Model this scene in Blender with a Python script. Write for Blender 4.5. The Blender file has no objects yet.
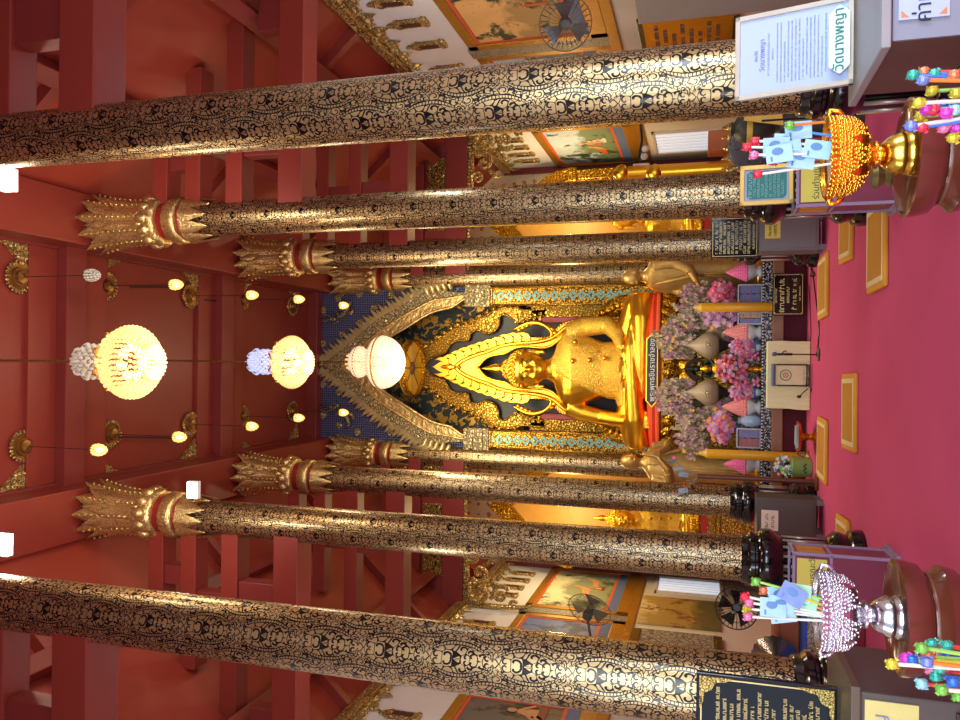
import bpy, bmesh, math, random
from math import sin, cos, pi, radians, sqrt, atan2
from mathutils import Vector, Matrix, noise
random.seed(7)
SC = bpy.context.scene
COL = SC.collection
# ------------------------------------------------------------------ camera
FPX, PITCH, ROLL, YAW = 774.0, .2804, .0106, .0019
CAM = Vector((.128, 0, 1.6))
FW = Vector((sin(YAW)*cos(PITCH), cos(YAW)*cos(PITCH), sin(PITCH)))
RT = Vector((cos(YAW), -sin(YAW), 0))
UP = RT.cross(FW)
IU = RT*cos(ROLL) + UP*sin(ROLL)          # the picture lies on its side
IR = RT*sin(ROLL) - UP*cos(ROLL)
def ray(x, y): return FW + IR*((x-480)/FPX) + IU*((360-y)/FPX)
def atY(x, y, Y): d = ray(x, y); return CAM + d*(Y/d.y)
def atZ(x, y, Z): d = ray(x, y); return CAM + d*((Z-1.6)/d.z)
def atX(x, y, X): d = ray(x, y); return CAM + d*((X-CAM.x)/d.x)
cd = bpy.data.cameras.new('camera'); cam = bpy.data.objects.new('camera', cd); COL.objects.link(cam)
cd.sensor_width = 36; cd.lens = FPX/960*36; cd.clip_start = .05; cd.clip_end = 200
cam.matrix_world = Matrix(((IR.x, IU.x, -FW.x, CAM.x), (IR.y, IU.y, -FW.y, CAM.y), (IR.z, IU.z, -FW.z, CAM.z), (0, 0, 0, 1)))
SC.camera = cam
# ------------------------------------------------------------------ object helpers
def tag(o, label=None, cat=None, group=None, kind=None):
    if label: o['label'] = label
    if cat: o['category'] = cat
    if group: o['group'] = group
    if kind: o['kind'] = kind
    return o
def thing(name, label, cat, loc=(0, 0, 0), rz=0, group=None):
    o = bpy.data.objects.new(name, None); COL.objects.link(o); o.empty_display_size = .1
    o.location = loc; o.rotation_euler = (0, 0, rz)
    return tag(o, label, cat, group)
def dup(root, loc=None, rz=None, label=None, group=None, sc=None):
    r = root.copy(); COL.objects.link(r)
    if loc is not None: r.location = loc
    if rz is not None: r.rotation_euler = (0, 0, rz)
    if sc is not None: r.scale = sc if hasattr(sc, '__len__') else (sc,)*3
    if label: r['label'] = label
    if group: r['group'] = group
    for ch in list(root.children):
        c = ch.copy(); COL.objects.link(c); c.parent = r
        for g in list(ch.children):
            d = g.copy(); COL.objects.link(d); d.parent = c
    return r
class MB:
    """collects shapes and links them as one mesh object"""
    def __init__(s): s.v = []; s.f = []; s.m = []; s.mi = 0; s.cuts = []
    def add(s, vs, fs, mi=None):
        n = len(s.v); s.cuts.append((n, len(s.f))); s.v += [tuple(q) for q in vs]
        k = s.mi if mi is None else mi
        for f in fs: s.f.append([i+n for i in f]); s.m.append(k)
        return s
    def box(s, a, b, mi=None, mat=None):
        x0, y0, z0 = a; x1, y1, z1 = b
        if x0 > x1: x0, x1 = x1, x0
        if y0 > y1: y0, y1 = y1, y0
        if z0 > z1: z0, z1 = z1, z0
        vs = [Vector(q) for q in ((x0,y0,z0),(x1,y0,z0),(x1,y1,z0),(x0,y1,z0),(x0,y0,z1),(x1,y0,z1),(x1,y1,z1),(x0,y1,z1))]
        if mat is not None: vs = [mat @ q for q in vs]
        return s.add(vs, [(0,3,2,1),(4,5,6,7),(0,1,5,4),(1,2,6,5),(2,3,7,6),(3,0,4,7)], mi)
    def cbox(s, c, d, mi=None, mat=None):
        return s.box([c[i]-d[i]/2 for i in range(3)], [c[i]+d[i]/2 for i in range(3)], mi, mat)
    def lathe(s, prof, seg=32, mi=None, mat=None, fr=None, cap=True, a0=0, a1=2*pi):
        full = abs(a1-a0-2*pi) < 1e-6
        n = seg if full else seg+1
        vs = []
        for j, (r, z) in enumerate(prof):
            for i in range(n):
                a = a0+(a1-a0)*i/seg
                rr, zz = (r, z) if fr is None else fr(r, z, a, j)
                q = Vector((rr*cos(a), rr*sin(a), zz)); vs.append(mat @ q if mat is not None else q)
        fs = []
        for j in range(len(prof)-1):
            for i in range(seg):
                i2 = (i+1) % n if full else i+1
                fs.append((j*n+i, j*n+i2, (j+1)*n+i2, (j+1)*n+i))
        if cap and full:
            fs.append(tuple(range(n-1, -1, -1))); k = (len(prof)-1)*n
            fs.append(tuple(k+i for i in range(n)))
        return s.add(vs, fs, mi)
    def ball(s, c, r, mi=None, seg=12, rings=8, mat=None):
        if not hasattr(r, '__len__'): r = (r, r, r)
        vs = []; c = Vector(c)
        for j in range(1, rings):
            t = pi*j/rings
            for i in range(seg):
                a = 2*pi*i/seg
                vs.append(Vector((sin(t)*cos(a)*r[0], sin(t)*sin(a)*r[1], cos(t)*r[2])))
        vs += [Vector((0,0,r[2])), Vector((0,0,-r[2]))]
        vs = [(mat @ q if mat is not None else q)+c for q in vs]
        fs = []; T = len(vs)-2; B = T+1
        for j in range(rings-2):
            for i in range(seg):
                i2 = (i+1) % seg
                fs.append((j*seg+i, (j+1)*seg+i, (j+1)*seg+i2, j*seg+i2))
        for i in range(seg):
            i2 = (i+1) % seg
            fs.append((T, i, i2)); k = (rings-2)*seg
            fs.append((B, k+i2, k+i))
        return s.add(vs, fs, mi)
    def tube(s, pts, r, mi=None, seg=8, flat=None, cap=True):
        pts = [Vector(q) for q in pts]; n = len(pts)
        rs = r if hasattr(r, '__len__') else [r]*n
        ref = Vector((0, 0, 1)); vs = []
        t0 = (pts[1]-pts[0]).normalized()
        if abs(t0.dot(ref)) > .95: ref = Vector((0, 1, 0))
        u = t0.cross(ref).normalized()
        for k in range(n):
            t = (pts[min(k+1, n-1)]-pts[max(k-1, 0)])
            if t.length < 1e-9: t = t0.copy()
            t.normalize()
            u = (u - t*u.dot(t))
            if u.length < 1e-6: u = t.orthogonal()
            u.normalize(); w = t.cross(u)
            for i in range(seg):
                a = 2*pi*i/seg
                vs.append(pts[k]+u*cos(a)*rs[k]+w*sin(a)*rs[k]*(1 if flat is None else flat))
        fs = []
        for k in range(n-1):
            for i in range(seg):
                i2 = (i+1) % seg
                fs.append((k*seg+i, k*seg+i2, (k+1)*seg+i2, (k+1)*seg+i))
        if cap:
            fs.append(tuple(range(seg-1, -1, -1))); fs.append(tuple((n-1)*seg+i for i in range(seg)))
        return s.add(vs, fs, mi)
    def prism(s, poly, d, mat=None, mi=None):
        """poly in (x, z), thickness d from y=0 to y=d"""
        n = len(poly)
        vs = [Vector((x, 0, z)) for x, z in poly]+[Vector((x, d, z)) for x, z in poly]
        if mat is not None: vs = [mat @ q for q in vs]
        fs = [tuple(range(n)), tuple(range(2*n-1, n-1, -1))]
        for i in range(n):
            j = (i+1) % n; fs.append((j, i, n+i, n+j))
        return s.add(vs, fs, mi)
    def strip(s, outer, inner, d, mat=None, mi=None, closed=False):
        """a band between two polylines in (x, z), thickness d along y"""
        n = len(outer)
        vs = [Vector((x, 0, z)) for x, z in outer]+[Vector((x, 0, z)) for x, z in inner]
        vs += [v+Vector((0, d, 0)) for v in vs]
        if mat is not None: vs = [mat @ q for q in vs]
        fs = []; m = 2*n
        for i in range(n if closed else n-1):
            j = (i+1) % n
            fs += [(i, j, n+j, n+i), (m+j, m+i, m+n+i, m+n+j), (j, i, m+i, m+j), (n+i, n+j, m+n+j, m+n+i)]
        if not closed: fs += [(0, n, m+n, m), (n-1, m+n-1, m+2*n-1, 2*n-1)]
        return s.add(vs, fs, mi)
    def build(s, name, mats, parent=None, smooth=False, bevel=0, loc=None):
        me = bpy.data.meshes.new(name); me.from_pydata(s.v, [], s.f)
        mats = mats if isinstance(mats, (list, tuple)) else [mats]
        for m in mats: me.materials.append(m)
        me.polygons.foreach_set('material_index', s.m)
        if smooth is True: me.polygons.foreach_set('use_smooth', [True]*len(s.f))
        bm = bmesh.new(); bm.from_mesh(me); bmesh.ops.recalc_face_normals(bm, faces=bm.faces)
        if smooth and smooth is not True:
            for f in bm.faces: f.smooth = True
            for e in bm.edges:
                if len(e.link_faces) == 2 and e.calc_face_angle(0) > smooth: e.smooth = False
        bm.to_mesh(me); bm.free(); me.update()
        o = bpy.data.objects.new(name, me); COL.objects.link(o)
        if parent is not None: o.parent = parent
        if loc is not None: o.location = loc
        if bevel:
            b = o.modifiers.new('bevel', 'BEVEL'); b.width = bevel; b.segments = 2; b.limit_method = 'ANGLE'
        return o
    def build_each(s, name, mats, parent=None, smooth=False, bevel=0, n=1):
        """every n added shapes become an object of their own"""
        out = []; c = s.cuts[::n]+[(len(s.v), len(s.f))]
        for (v0, f0), (v1, f1) in zip(c, c[1:]):
            b = MB(); b.v = s.v[v0:v1]; b.f = [[i-v0 for i in f] for f in s.f[f0:f1]]; b.m = s.m[f0:f1]
            out.append(b.build(name, mats, parent, smooth, bevel))
        return out
TRIM = [0]
def struct(o):
    o['kind'] = 'structure'
    nm = o.name.split('.')[0]
    if o.parent is None and not (nm in ('floor', 'ceiling', 'wall_left', 'wall_right', 'wall_back', 'wall_front', 'wall_far', 'wall_inner') or nm.startswith('window')):
        TRIM[0] += 1; o.name = 'trim_%d' % TRIM[0]
    return o
SM = .6
# ------------------------------------------------------------------ materials
def lin(c): return tuple(((v/255/12.92) if v/255 <= .04045 else ((v/255+.055)/1.055)**2.4) for v in c)
class NT:
    def __init__(s, m): s.m = m; m.use_nodes = True; s.t = m.node_tree; s.b = s.t.nodes['Principled BSDF']
    def n(s, typ, **kw):
        q = s.t.nodes.new(typ)
        for k, v in kw.items(): setattr(q, k, v)
        return q
    def l(s, a, b): s.t.links.new(a, b)
    def val(s, sock, v):
        if isinstance(v, (int, float)): sock.default_value = v
        elif isinstance(v, tuple): sock.default_value = v
        else: s.l(v, sock)
    def math(s, op, a, b=None, c=None):
        q = s.n('ShaderNodeMath', operation=op); s.val(q.inputs[0], a)
        if b is not None: s.val(q.inputs[1], b)
        if c is not None: s.val(q.inputs[2], c)
        return q.outputs[0]
    def mix(s, f, a, b):
        q = s.n('ShaderNodeMix', data_type='RGBA'); s.val(q.inputs[0], f)
        for i, c in ((6, a), (7, b)):
            if isinstance(c, tuple): q.inputs[i].default_value = (*c[:3], 1)
            else: s.l(c, q.inputs[i])
        return q.outputs[2]
    def ramp(s, f, stops, interp='LINEAR'):
        q = s.n('ShaderNodeValToRGB'); s.val(q.inputs[0], f); e = q.color_ramp; e.interpolation = interp
        while len(e.elements) < len(stops): e.elements.new(.5)
        for i, (p, c) in enumerate(stops): e.elements[i].position = p; e.elements[i].color = (*c[:3], 1)
        return q.outputs[0]
    def noise(s, sc, det=3, vec=None, rough=.5, dist=0):
        q = s.n('ShaderNodeTexNoise'); q.inputs['Scale'].default_value = sc; q.inputs['Detail'].default_value = det
        q.inputs['Roughness'].default_value = rough; q.inputs['Distortion'].default_value = dist
        if vec is not None: s.l(vec, q.inputs['Vector'])
        return q
    def vor(s, sc, vec=None, feature='F1', rnd=1):
        q = s.n('ShaderNodeTexVoronoi', feature=feature); q.inputs['Scale'].default_value = sc; q.inputs['Randomness'].default_value = rnd
        if vec is not None: s.l(vec, q.inputs['Vector'])
        return q
    def obj(s): return s.n('ShaderNodeTexCoord').outputs['Object']
    def bump(s, h, st=.3, d=.01):
        q = s.n('ShaderNodeBump'); q.inputs['Strength'].default_value = st; q.inputs['Distance'].default_value = d
        s.val(q.inputs['Height'], h); s.l(q.outputs[0], s.b.inputs['Normal'])
    def set(s, col=None, rough=None, metal=None, spec=None, coat=None):
        if col is not None:
            if isinstance(col, tuple): s.b.inputs['Base Color'].default_value = (*col[:3], 1)
            else: s.l(col, s.b.inputs['Base Color'])
        for k, v in (('Roughness', rough), ('Metallic', metal), ('Specular IOR Level', spec), ('Coat Weight', coat)):
            if v is not None: s.val(s.b.inputs[k], v)
        return s
MATS = {}
def newmat(name): m = bpy.data.materials.new(name); return m, NT(m)
def mat(name, rgb, rough=.5, metal=0, var=.15, sc=8, bump=0, bsc=40, bd=.01, spec=None, coat=None):
    """plain procedural material: colour broken up by noise, optional noise relief"""
    if name in MATS: return MATS[name]
    m, t = newmat(name); c = lin(rgb); o = t.obj()
    n = t.noise(sc, 4, o)
    t.set(t.mix(n.outputs[0], tuple(v*(1-var) for v in c), tuple(min(1, v*(1+var)) for v in c)), rough, metal, spec, coat)
    if bump:
        b = t.noise(bsc, 3, o); t.bump(b.outputs[0], bump, bd)
    MATS[name] = m; return m
def emis(name, rgb, st):
    m, t = newmat(name); t.set(lin(rgb), .5)
    t.b.inputs['Emission Color'].default_value = (*lin(rgb), 1); t.b.inputs['Emission Strength'].default_value = st
    MATS[name] = m; return m
def relief_gold(name, rgb, rough=.3, sc=12, st=.8, d=.012, dark=.25, feature='F1', sp=1.0):
    """carved gilding: every voronoi cell is one curling leaf, darker colour in the grooves"""
    m, t = newmat(name); o = t.obj(); c = lin(rgb); M = t.math
    w = t.noise(sc*.4, 2, o); add = t.n('ShaderNodeVectorMath', operation='MULTIPLY_ADD')
    t.l(w.outputs['Color'], add.inputs[0]); add.inputs[1].default_value = (.5/sc, .5/sc, .5/sc); t.l(o, add.inputs[2])
    v = t.vor(sc, add.outputs[0], 'F1', .85); e = t.vor(sc, add.outputs[0], 'DISTANCE_TO_EDGE', .85)
    df = t.n('ShaderNodeVectorMath', operation='SUBTRACT'); t.l(add.outputs[0], df.inputs[0]); t.l(v.outputs['Position'], df.inputs[1])
    q = t.n('ShaderNodeSeparateXYZ'); t.l(df.outputs[0], q.inputs[0])
    th = M('ARCTAN2', q.outputs[2], M('ADD', q.outputs[0], M('MULTIPLY', q.outputs[1], .7)))
    wv = M('ADD', M('MULTIPLY', M('SINE', M('ADD', th, M('MULTIPLY', v.outputs['Distance'], 11.0))), .5), .5)
    def sm(x, a_, b_): k = t.n('ShaderNodeMapRange', interpolation_type='SMOOTHSTEP'); k.inputs[1].default_value = a_; k.inputs[2].default_value = b_; t.l(x, k.inputs[0]); return k.outputs[0]
    h = M('MULTIPLY', sm(wv, .05, .6), sm(e.outputs[0], .0, .16))
    t.set(t.mix(sm(h, .0, .35), tuple(x*dark for x in c), c), rough, sp)
    t.bump(h, st, d); MATS[name] = m; return m
# ------------------------------------------------------------------ shared materials
RED = mat('red lacquer paint', (126, 44, 34), .42, var=.12, sc=1.3, bump=.05, bsc=25)
REDP = mat('deep red beam paint', (116, 38, 34), .45, var=.12, sc=1.5)
REDO = mat('orange red roof boards', (140, 50, 34), .5, var=.15, sc=1.2)
GOLD = mat('polished gold', (248, 190, 56), .3, 1, var=.08, sc=3)
GOLDM = mat('satin gold', (225, 165, 62), .38, 1, var=.15, sc=6, bump=.15, bsc=60)
GOLDR = relief_gold('carved gilding', (232, 200, 130), .34, 13, .9, .02, .3, sp=.9)
GOLDF = relief_gold('fine carved gilding', (226, 176, 74), .32, 15, 1, .01)
GOLDY = relief_gold('yellow carved gilding', (236, 176, 50), .3, 12, .8, .012, .3)
GOLDC = relief_gold('ribbed capital gilding', (236, 206, 138), .32, 24, .3, .01, .5, sp=.9)
BLK = mat('black lacquer', (14, 13, 15), .14, var=.2, sc=4, coat=.5)
DARK = mat('dark void paint', (24, 20, 20), .6)
WHITE = mat('white plaster', (225, 222, 220), .7, var=.05, sc=3, bump=.06)
CREAM = mat('cream plaster', (232, 214, 178), .7, var=.06, sc=3)
def carpet():
    m, t = newmat('red carpet'); o = t.obj()
    n = t.noise(1.1, 4, o); f = t.noise(220, 2, o)
    a = t.mix(n.outputs[0], lin((206, 84, 122)), lin((220, 96, 136)))
    t.set(t.mix(t.math('MULTIPLY', f.outputs[0], .35), a, lin((172, 58, 94))), .95, spec=.15)
    t.bump(f.outputs[0], .35, .006); return m
CARPET = carpet()
def lacquer_pattern():
    """gold leaf kanok scrollwork on black lacquer: staggered pointed medallions filled with curling leaves"""
    m, t = newmat('gold leaf scrollwork on black lacquer')
    M = t.math
    uv = t.n('ShaderNodeUVMap').outputs[0]
    wn = t.noise(5.5, 2, t.obj()); wa = t.n('ShaderNodeVectorMath', operation='MULTIPLY_ADD')
    t.l(wn.outputs['Color'], wa.inputs[0]); wa.inputs[1].default_value = (.008, .03, 0); t.l(uv, wa.inputs[2])
    sp = t.n('ShaderNodeSeparateXYZ'); t.l(wa.outputs[0], sp.inputs[0])
    cu = M('MULTIPLY', sp.outputs[0], 6.0)
    cv = M('ADD', M('DIVIDE', sp.outputs[1], .49), M('MULTIPLY', M('MODULO', M('FLOOR', cu), 2.0), .5))
    a = M('MULTIPLY', M('SUBTRACT', M('FRACT', cu), .5), 2.0)
    b = M('MULTIPLY', M('SUBTRACT', M('FRACT', cv), .5), 2.0)
    aa = M('ABSOLUTE', a); b2 = M('MULTIPLY', b, b)
    L = M('DIVIDE', aa, M('ADD', M('MULTIPLY', M('POWER', M('MAXIMUM', M('SUBTRACT', 1.0, b2), 0.0), .8), .98), .03))
    def band(x, lo, hi): return M('MULTIPLY', M('GREATER_THAN', x, lo), M('LESS_THAN', x, hi))
    # every voronoi cell of the mirrored field becomes one curling leaf
    cx = t.n('ShaderNodeCombineXYZ'); t.l(M('MULTIPLY', aa, 1.25), cx.inputs[0]); t.l(M('MULTIPLY', b, 2.1), cx.inputs[1])
    def curls(sc, gap, k):
        f1 = t.vor(sc, cx.outputs[0], 'F1', .8); ed = t.vor(sc, cx.outputs[0], 'DISTANCE_TO_EDGE', .8)
        df = t.n('ShaderNodeVectorMath', operation='SUBTRACT'); t.l(cx.outputs[0], df.inputs[0]); t.l(f1.outputs['Position'], df.inputs[1])
        q = t.n('ShaderNodeSeparateXYZ'); t.l(df.outputs[0], q.inputs[0])
        th = M('ARCTAN2', q.outputs[1], q.outputs[0])
        sp_ = M('SINE', M('ADD', th, M('MULTIPLY', f1.outputs['Distance'], k)))
        return M('MULTIPLY', M('GREATER_THAN', ed.outputs[0], gap), M('GREATER_THAN', sp_, -.68))
    big = curls(1.75, .04, 9.0); small = curls(2.5, .045, 12.0)
    tick = M('GREATER_THAN', M('FRACT', M('MULTIPLY', b, 11.0)), .3)
    g = M('MULTIPLY', M('LESS_THAN', L, .74), big)
    g = M('MAXIMUM', g, M('MULTIPLY', band(L, .8, .93), tick))
    g = M('MAXIMUM', g, M('MULTIPLY', M('GREATER_THAN', L, 1.02), small))
    wear = t.noise(2.2, 4, t.obj())
    gold = t.mix(wear.outputs[0], lin((188, 158, 108)), lin((216, 188, 138)))
    t.set(t.mix(g, lin((9, 8, 11)), gold), None, M('MULTIPLY', g, .92))
    t.val(t.b.inputs['Roughness'], M('ADD', M('MULTIPLY', g, .17), .2))
    t.bump(g, .2, .003)
    return m
LACQ = lacquer_pattern()
def mosaic_mat():
    m, t = newmat('dark blue mirror mosaic'); o = t.obj()
    br = t.n('ShaderNodeTexBrick'); br.offset = 0; t.l(o, br.inputs['Vector'])
    mp = t.n('ShaderNodeMapping'); mp.inputs['Rotation'].default_value = (pi/2, 0, 0); t.l(o, mp.inputs[0]); t.l(mp.outputs[0], br.inputs['Vector'])
    br.inputs['Scale'].default_value = 1; br.inputs['Brick Width'].default_value = .052; br.inputs['Row Height'].default_value = .052
    br.inputs['Mortar Size'].default_value = .0045; br.inputs['Mortar Smooth'].default_value = .1
    br.inputs['Color1'].default_value = (*lin((24, 32, 78)), 1); br.inputs['Color2'].default_value = (*lin((40, 50, 108)), 1)
    br.inputs['Mortar'].default_value = (*lin((116, 118, 142)), 1)
    t.set(br.outputs[0], t.math('ADD', t.math('MULTIPLY', br.outputs[1], .4), .16), .25)
    n = t.noise(19, 1, o); t.bump(n.outputs[0], .5, .02)
    return m
MOSAIC = mosaic_mat()
GLASSY = None
# ------------------------------------------------------------------ building shell
ROW = [5.198+3.578*k for k in range(5)]        # column rows
CX, WX, EY = 1.953, 5.1, 19.5
NY = -1.2
m = MB().box((-WX-.3, NY, -.2), (WX+.3, EY+.3, 0)); struct(m.build('floor', CARPET))
# coffered ceiling over the nave
m = MB().box((-1.7, NY, 10.22), (1.7, 16.2, 10.4)); struct(m.build('ceiling', RED))
k = 0
for Y in ROW[:4]:
    k += 1
    m = MB().box((-1.68, Y-.16, 9.98), (1.68, Y+.2, 10.25)); struct(m.build('trim_%d' % k, REDP, bevel=.01))
    if Y < 15:
        k += 1
        m = MB().box((-1.68, Y+.2, 10.15), (1.68, Y+.78, 10.24)).box((-1.68, Y-.62, 10.15), (1.68, Y-.16, 10.24)); struct(m.build('trim_%d' % k, RED, bevel=.008))
# plates along the column heads
for s, nm in ((-1, 'left'), (1, 'right')):
    m = MB().box((s*1.64, NY, 9.62), (s*2.33, 16.2, 10.22)); struct(m.build('trim', RED, bevel=.01))
    m = MB().box((s*1.6, NY, 10.1), (s*1.7, 16.2, 10.3)); struct(m.build('cornice_%s' % nm, REDP))
    # outer wall, side roof, purlins and rafters
    w = MB().box((s*WX, NY, 0), (s*(WX+.25), EY, 6.6)); struct(w.build('wall_%s' % nm, [WHITE]))
    r = MB().add([(s*(WX+.3), NY, 6.45), (s*2.2, NY, 9.9), (s*2.2, EY+.3, 9.9), (s*(WX+.3), EY+.3, 6.45),
                  (s*(WX+.3), NY, 6.6), (s*2.2, NY, 10.05), (s*2.2, EY+.3, 10.05), (s*(WX+.3), EY+.3, 6.6)],
                 [(0,1,2,3), (4,7,6,5), (0,3,7,4), (1,5,6,2), (0,4,5,1), (3,2,6,7)]); struct(r.build('roof_%s' % nm, REDO))
def roofz(x): return 6.45+(5.4-abs(x))*(9.9-6.45)/3.2
for s, nm in ((-1, 'left'), (1, 'right')):
    k = 0
    for X in (4.55, 3.3):
        z = roofz(X); k += 1
        M = Matrix.Translation((s*X, 0, z-.1)) @ Matrix.Rotation(s*.82, 4, 'Y')
        m = MB().box((-.11, NY, -.16), (.11, EY, .1), mat=M); struct(m.build('purlin_%s_%d' % (nm, k), REDP, bevel=.012))
    for i in range(10):
        Y = 3.5+i*1.79
        if any(abs(Y-q) < .5 for q in ROW): continue
        k += 1
        a, b = Vector((s*5.1, 0, roofz(5.1))), Vector((s*2.3, 0, roofz(2.3)))
        m = MB().add([(a.x, Y-.07, a.z), (b.x, Y-.07, b.z), (b.x, Y-.07, b.z-.22), (a.x, Y-.07, a.z-.22),
                      (a.x, Y+.07, a.z), (b.x, Y+.07, b.z), (b.x, Y+.07, b.z-.22), (a.x, Y+.07, a.z-.22)],
                     [(0,1,2,3), (4,7,6,5), (0,4,5,1), (2,6,7,3), (0,3,7,4), (1,5,6,2)]); struct(m.build('rafter_%s_%d' % (nm, k), RED))
# transverse tie-beam frames, one each side of every row
def tie_frame(s, Y, label):
    t = thing('tie_beam_frame', label, 'beam frame', (s*CX, Y, 6.4 if Y > 6 else 6.25), 0)
    o = Vector((s*CX, Y, 6.4))
    def bar(nm, x0, x1, z0, z1, dy, mt):
        b = MB().box((s*x0-o.x, -dy, z0-o.z), (s*x1-o.x, dy, z1-o.z)); return b.build(nm, mt, t, bevel=.01)
    bar('tie_beam', 1.95, 5.1, 6.40, 6.74, .18, RED)
    bar('tie_beam', 1.95, 4.55, 7.28, 7.52, .14, RED)
    bar('tie_beam', 1.95, 3.92, 7.9, 8.13, .14, RED)
    bar('tie_beam', 1.95, 3.42, 8.4, 8.63, .14, RED)
    bar('strut', 2.72, 3.2, 6.74, 7.28, .1, REDP)
    bar('strut', 4.3, 4.95, 6.74, 7.1, .1, REDP)
    bar('strut', 2.9, 3.15, 7.52, 7.9, .1, REDP)
    bar('strut', 2.6, 2.85, 8.13, 8.4, .1, REDP)
    return t
for i, Y in enumerate(ROW[:3]):
    for s, nm in ((-1, 'left'), (1, 'right')):
        tie_frame(s, Y, 'red slotted tie beam frame joining the %s %s column to its side wall' % (('nearest', 'second', 'third')[i], nm))
# ------------------------------------------------------------------ columns
def lathe_uv(m, name, prof, seg, matl, parent):
    """a shaft with a seam and UV = (turn, height in metres)"""
    n = seg+1; me = bpy.data.meshes.new(name); vs = []; fs = []
    for r, z in prof:
        for i in range(n):
            a = 2*pi*i/seg; vs.append((r*cos(a), r*sin(a), z))
    for j in range(len(prof)-1):
        for i in range(seg): fs.append((j*n+i, j*n+i+1, (j+1)*n+i+1, (j+1)*n+i))
    me.from_pydata(vs, [], fs); me.materials.append(matl)
    uv = me.uv_layers.new(name='UVMap')
    for p in me.polygons:
        p.use_smooth = True
        for li in p.loop_indices:
            vi = me.loops[li].vertex_index; uv.data[li].uv = ((vi % n)/seg, prof[vi//n][1])
    me.update(); o = bpy.data.objects.new(name, me); COL.objects.link(o); o.parent = parent; return o
def make_column(label, loc):
    t = thing('temple_column', label, 'column', loc, .35)
    lathe_uv(None, 'shaft', [(.2385-.018*q/8, 0.9+6.95*q/8) for q in range(9)], 48, LACQ, t)
    # black moulded base with a fluted drum
    b = MB().lathe([(.25, 1.19), (.262, 1.17), (.262, 1.13), (.27, 1.12), (.29, 1.1), (.29, 1.06), (.275, 1.05), (.275, 1.03),
                    (.3, 1.01), (.325, .985), (.33, .95), (.33, .9), (.32, .87), (.28, .83), (.262, .8), (.262, .78)][::-1], 48)
    b.build('base_moulding', BLK, t, smooth=.7)
    fl = MB().lathe([(.255, .34), (.255, .8)], 96, fr=lambda r, z, a, j: (r-.028*abs(sin(a*8))**.5 if False else r-.03*(abs(((a*16/(2*pi)) % 1)-.5) < .3), z), cap=False)
    fl.build('fluted_drum', BLK, t)
    fi = MB()
    for q in range(16):
        a = 2*pi*q/16; fi.tube([(.256*cos(a), .256*sin(a), .37), (.256*cos(a), .256*sin(a), .78)], .016, seg=8)
    fi.build_each('fillet', mat('worn silver gilt', (196, 184, 168), .35, .7), t, smooth=True)
    p = MB().lathe([(.38, 0), (.38, .06), (.37, .09), (.365, .12), (.33, .145), (.325, .17), (.335, .19), (.345, .22), (.345, .27), (.32, .3), (.29, .33), (.262, .35)], 48)
    p.build('plinth', BLK, t, smooth=.7)
    # capital: long lotus petals flaring to a toothed rim, two collars, pendant petals
    c = MB()
    for ring_, (r0, r1, zt, n, off) in enumerate(((.245, .39, 9.66, 10, 0), (.25, .37, 9.5, 10, .5), (.255, .35, 9.3, 10, .25))):
        for q in range(n):
            a = 2*pi*(q+off)/n; hw = pi/n*1.0; vs = []; rows = 10
            for j in range(rows+1):
                u = j/rows; z = 8.66+(zt-8.66)*u
                rr = r0+(r1-r0)*u**2.6
                w = hw*(.8+.35*u)*(1 if u < .72 else max(0.04, 1-((u-.72)/.28)**1.6))
                for e in (-1, -.5, 0, .5, 1):
                    rd = rr+.045*(1-abs(e))**.8*(1.1-u*.4)
                    vs.append((rd*cos(a+w*e), rd*sin(a+w*e), z-.02*abs(e)*u))
            c.add(vs, [(j*5+e, j*5+e+1, j*5+e+6, j*5+e+5) for j in range(rows) for e in range(4)])
            if ring_ == 0:
                for j in range(11):
                    u = .06+.8*j/10; z = 8.66+(zt-8.66)*u; rr = r0+(r1-r0)*u**2.6+.05; c.ball((rr*cos(a), rr*sin(a), z), .02, seg=6, rings=4)
    for q in range(12):
        a = 2*pi*q/12; c.ball((.3*cos(a), .3*sin(a), 8.66), (.075, .075, .1), seg=8, rings=6); c.ball((.27*cos(a+.26), .27*sin(a+.26), 8.76), (.05, .05, .08), seg=8, rings=6)
    c.lathe([(.24, 8.6), (.235, 8.8), (.24, 9.1), (.27, 9.35), (.3, 9.55)], 28)
    c.build('lotus_capital', GOLDC, t, smooth=True)
    bu = MB().lathe([(.245, 8.5), (.29, 8.5), (.315, 8.53), (.325, 8.6), (.3, 8.7), (.26, 8.78), (.23, 8.8)], 40,
                    fr=lambda r, z, a, j: (r*(1+.05*cos(a*14)), z+.03*cos(a*14)*(j > 3)))
    bu.build('capital_bulge', GOLDC, t, smooth=True)
    rd = MB().lathe([(.235, 8.1), (.255, 8.12), (.255, 8.5), (.235, 8.52)], 32); rd.build('collar_band', mat('red collar paint', (120, 24, 22), .35), t, smooth=SM)
    g = MB().lathe([(.25, 8.19), (.29, 8.19), (.305, 8.24), (.308, 8.3), (.3, 8.36), (.285, 8.385), (.25, 8.39)], 40, fr=lambda r, z, a, j: (r*(1+.025*cos(a*18)), z))
    g.build('gold_collar', GOLDC, t, smooth=True)
    pe = MB()
    for q in range(10):
        a = 2*pi*q/10; vs = []; rows = 8
        for j in range(rows+1):
            u = j/rows; z = 8.12-.4*u; w = pi/10*1.0*(1 if u < .35 else ((1-u)/.65)**.7)
            for e in (-1, -.5, 0, .5, 1):
                rr = .292-.045*u+.02*(1-abs(e))*(1-.5*u); vs.append((rr*cos(a+w*e), rr*sin(a+w*e), z))
        pe.add(vs, [(j*5+e, j*5+e+1, j*5+e+6, j*5+e+5) for j in range(rows) for e in range(4)])
    pe.lathe([(.24, 7.98), (.265, 8.0), (.285, 8.08), (.285, 8.12), (.24, 8.13)], 32)
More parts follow.
